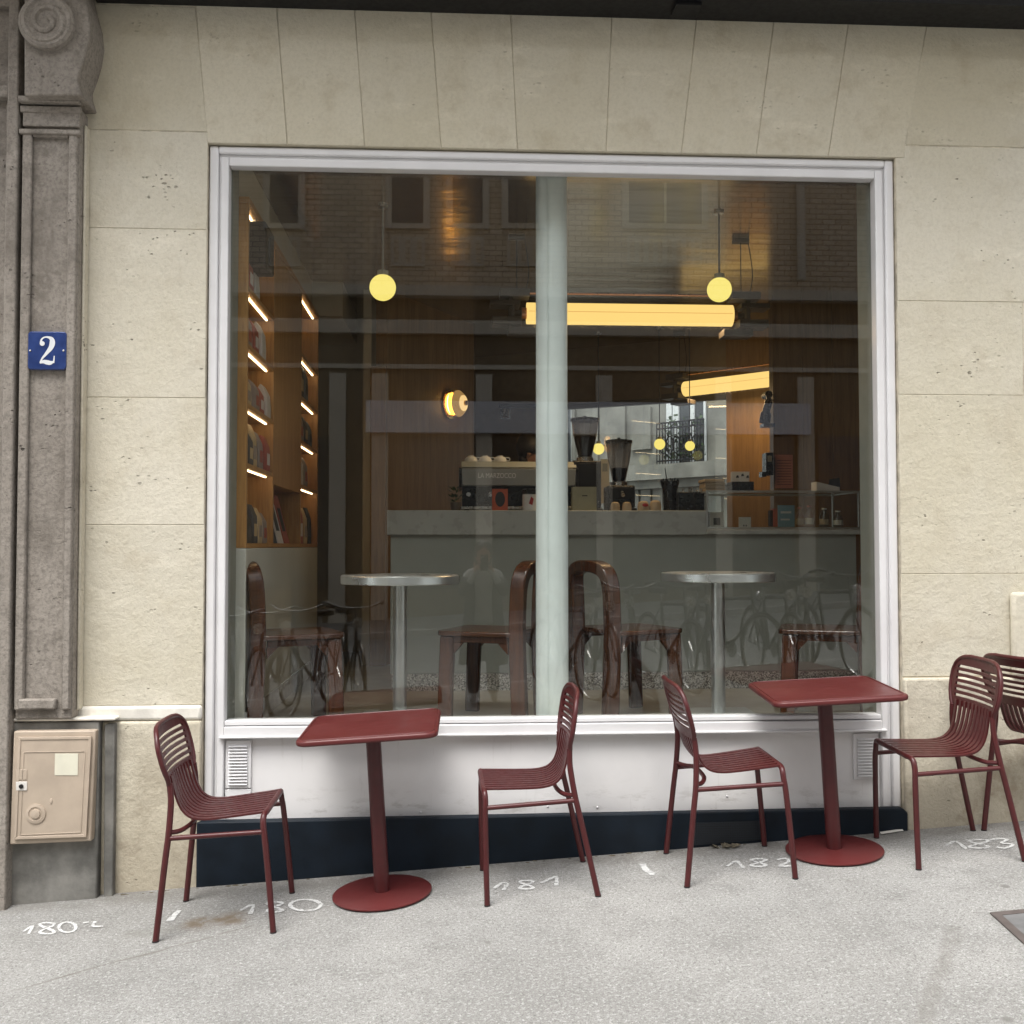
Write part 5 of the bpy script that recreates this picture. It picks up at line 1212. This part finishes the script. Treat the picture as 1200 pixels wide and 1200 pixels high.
for px0, px1 in ((315, 352), (458, 498), (529, 567), (594, 633), (735, 822)):
    for st in range(2):
        a, b = Q(px0, 262), Q(px1, 140); dz = st*3.4
        z0, z1 = a.z+dz, min(a.z+dz+2.0, 14.6)
        w = MB(); w.box(a.x-.12, b.x+.12, -FAR+.001, -FAR+.09, z0-.12, z1+.15); f = w.build('window', M['fstone'], ho)
        v = MB(); nn = 2 if px1-px0 > 60 else 1; ww = (b.x-a.x)/nn
        for i in range(nn): v.box(a.x+ww*i+.03, a.x+ww*(i+1)-.03, -FAR+.091, -FAR+.10, z0, z1)
        v.build('window_glass', M['winglass'], f)
        if st == 0:
            c0, c1 = Q(px0, 312), Q(px1, 278); v = MB(); v.box(c0.x, c1.x, -FAR+.001, -FAR+.06, c0.z, c1.z); p_ = v.build('window_panel', M['fstone'], ho)
            v = MB(); n_ = int((c1.x-c0.x)/.2)
            for i in range(n_): x = c0.x+(i+.5)*(c1.x-c0.x)/n_; v.box(x-.05, x+.05, -FAR+.061, -FAR+.09, c0.z+.08, c1.z-.08)
            v.build('baluster', M['brick'], p_)
m = MB(); a = Q(937, 330); m.tube([(a.x, -FAR+.15, a.z), (a.x, -FAR+.15, 14.8)], .10, 10); tag(m.build('drain_pipe', M['fstone'], None, smooth=True), 'pale drain pipe on the brick house mirrored at upper right', 'drain pipe')
# ------------------------------------------------------------------ stone house behind the rear window
P0 = Vector((3.97, 20.3)); dd = Vector((math.cos(R(50)), -math.sin(R(50)))); nn_ = Vector((-math.sin(R(50)), -math.cos(R(50))))
def hit(px, py, off=0.0):
    d = ray(px, py); o0 = P0+nn_*off; det = d.x*(-dd.y)+d.y*dd.x; t = ((o0.x-CAM.x)*(-dd.y)+(o0.y-CAM.y)*dd.x)/det; return CAM+d*t
def spar(px, py=560): p = hit(px, py); return (Vector((p.x, p.y))-P0).dot(dd)
M['rstone'] = plain('grey white house stone', (.19,.187,.165), .9, 0, .3, 1.2)
M['shutter'] = plain('white shutter paint', (.70,.72,.73), .6)
rh = thing('corner_house', (P0.x, P0.y, 0), 'grey white stone house with iron balcony seen through the rear window', 'house')
def slab(name, mat, a, b, z0, z1, o0, o1, par=rh, **k):
    m = MB(); p = [P0+dd*a+nn_*o0, P0+dd*b+nn_*o0, P0+dd*b+nn_*o1, P0+dd*a+nn_*o1]; m.prism([(v.x, v.y) for v in p], 'z', z0, z1); return m.build(name, mat, par, **k)
slab('house_wall', M['rstone'], -14, 12, -3, 11, -.5, 0)
zl_ = hit(745, 548).z
slab('string_course', M['rstone'], -14, 12, zl_-.35, zl_, .001, .42); slab('string_moulding', M['rstone'], -14, 12, zl_-.55, zl_-.351, .001, .25)
for i, px in enumerate((668, 688, 706, 722, 738, 752, 766, 781, 797, 815, 835)):
    a = spar(px); slab('ground_pier', M['rstone'], a+.03, spar(px+13)-.03, -3, zl_-.56, .001, .06)
for px0, px1, r0, r1 in ((672, 676, 470, 540), (697, 703, 470, 545), (706, 735, 480, 522), (742, 765, 480, 528)):
    slab('wall_panel', M['rstone'], spar(px0), spar(px1), hit(px0, r1).z, hit(px0, r0).z, .001, .08)
wz0, wz1 = zl_+.01, zl_+3.0
for px0, px1 in ((783, 829), (652, 672)):
    a, b = spar(px0), spar(px1); f = slab('french_window', M['winglass'], a, b, wz0, wz1, .001, .02)
    w = (b-a)
    for q0, q1 in ((0, .14), (.17, .32), (.62, .72), (.95, 1.0)): slab('casement', M['shutter'], a+w*q0, a+w*q1, wz0, wz1, .021, .06, f, rel=True)
    rl = MB()
    def rp(s, o, z): v = P0+dd*s+nn_*o; return (v.x, v.y, z)
    for z in (zl_+.08, zl_+.85, zl_+.98): rl.tube([rp(a-.1, .3, z), rp(b+.12, .3, z)], .02, 6)
    n_ = 16
    for i in range(n_+1): s_ = a-.1+(b-a+.22)*i/n_; rl.tube([rp(s_, .3, zl_+.002), rp(s_, .3, zl_+.98)], .013, 5)
    for i in range(6): s_ = a+(b-a)*(i+.5)/6; rl.tube([rp(s_+.11*math.cos(R(q_)), .3, zl_+.45+.2*math.sin(R(q_))) for q_ in range(0, 360, 30)], .014, 5, True)
    rl.build('balcony_rail', M['black'], rh)
pt = thing('street_planter', tuple(hit(806, 527)), 'dark leafy balcony plants on the house behind the rear window', 'plants')
m = MB()
for i in range(220):
    s_ = spar(783)+(spar(830)-spar(783))*random.random(); v = P0+dd*s_+nn_*(.12+.12*random.random()); c = Vector((v.x, v.y, zl_+.15+1.0*random.random()**1.6)); u = Vector((random.uniform(-1, 1), random.uniform(-1, 1), random.uniform(-1, 1)))*.05; w = Vector((random.uniform(-1, 1), random.uniform(-1, 1), random.uniform(-1, 1)))*.05
    m.add([c-u, c+w, c+u, c-w], [(0,1,2,3)])
m.build('foliage', M['leaf'], pt)
card('window_poster', 'white poster with round emblem standing between the two grinders', 'poster', 704, 714, 538, 590, 4.75, M['paper'], .006, 0, [(.2, .8, .72, .9, M['machine'])])
# ------------------------------------------------------------------ light
w = bpy.data.worlds.new('World'); scene.world = w; w.use_nodes = True; nt = w.node_tree
bg = nt.nodes['Background']; sky = nt.nodes.new('ShaderNodeTexSky'); sky.sky_type = 'NISHITA'; sky.sun_disc = False
SUN_EL, SUN_AZ = 66, 205
sky.sun_elevation = R(SUN_EL); sky.sun_rotation = R(SUN_AZ); sky.dust_density = 3.0; sky.air_density = 1.0; sky.ozone_density = 1.0
hs = nt.nodes.new('ShaderNodeHueSaturation'); hs.inputs['Saturation'].default_value = .22
nt.links.new(sky.outputs[0], hs.inputs['Color']); nt.links.new(hs.outputs[0], bg.inputs[0]); bg.inputs[1].default_value = .15
sl = bpy.data.lights.new('sun', 'SUN'); sl.energy = 1.15; sl.angle = R(30); sl.color = (1, .97, .92)
so = bpy.data.objects.new('sun', sl); COL.objects.link(so)
az = R(SUN_AZ); dirv = Vector((math.sin(az)*math.cos(R(SUN_EL)), math.cos(az)*math.cos(R(SUN_EL)), math.sin(R(SUN_EL))))
so.rotation_euler = (-dirv).to_track_quat('-Z', 'Y').to_euler(); so.location = (0, -6, 12)
# ------------------------------------------------------------------ camera
cd = bpy.data.cameras.new('camera'); co = bpy.data.objects.new('camera', cd); COL.objects.link(co)
cd.sensor_width = 36; cd.sensor_fit = 'HORIZONTAL'; cd.lens = 36*FPX/1200; cd.clip_start = .02; cd.clip_end = 2000
co.matrix_world = Matrix(((_r2.x, _u2.x, -_f.x, CAM.x), (_r2.y, _u2.y, -_f.y, CAM.y), (_r2.z, _u2.z, -_f.z, CAM.z), (0, 0, 0, 1)))
scene.camera = co
vs = scene.view_settings; vs.view_transform = 'Standard'; vs.look = 'None'; vs.gamma = 1; vs.use_curve_mapping = False; vs.exposure = 1.42
cy = scene.cycles; cy.max_bounces = 10; cy.diffuse_bounces = 5; cy.glossy_bounces = 5; cy.transparent_max_bounces = 24; cy.sample_clamp_indirect = 4.0; cy.caustics_reflective = False; cy.caustics_refractive = False
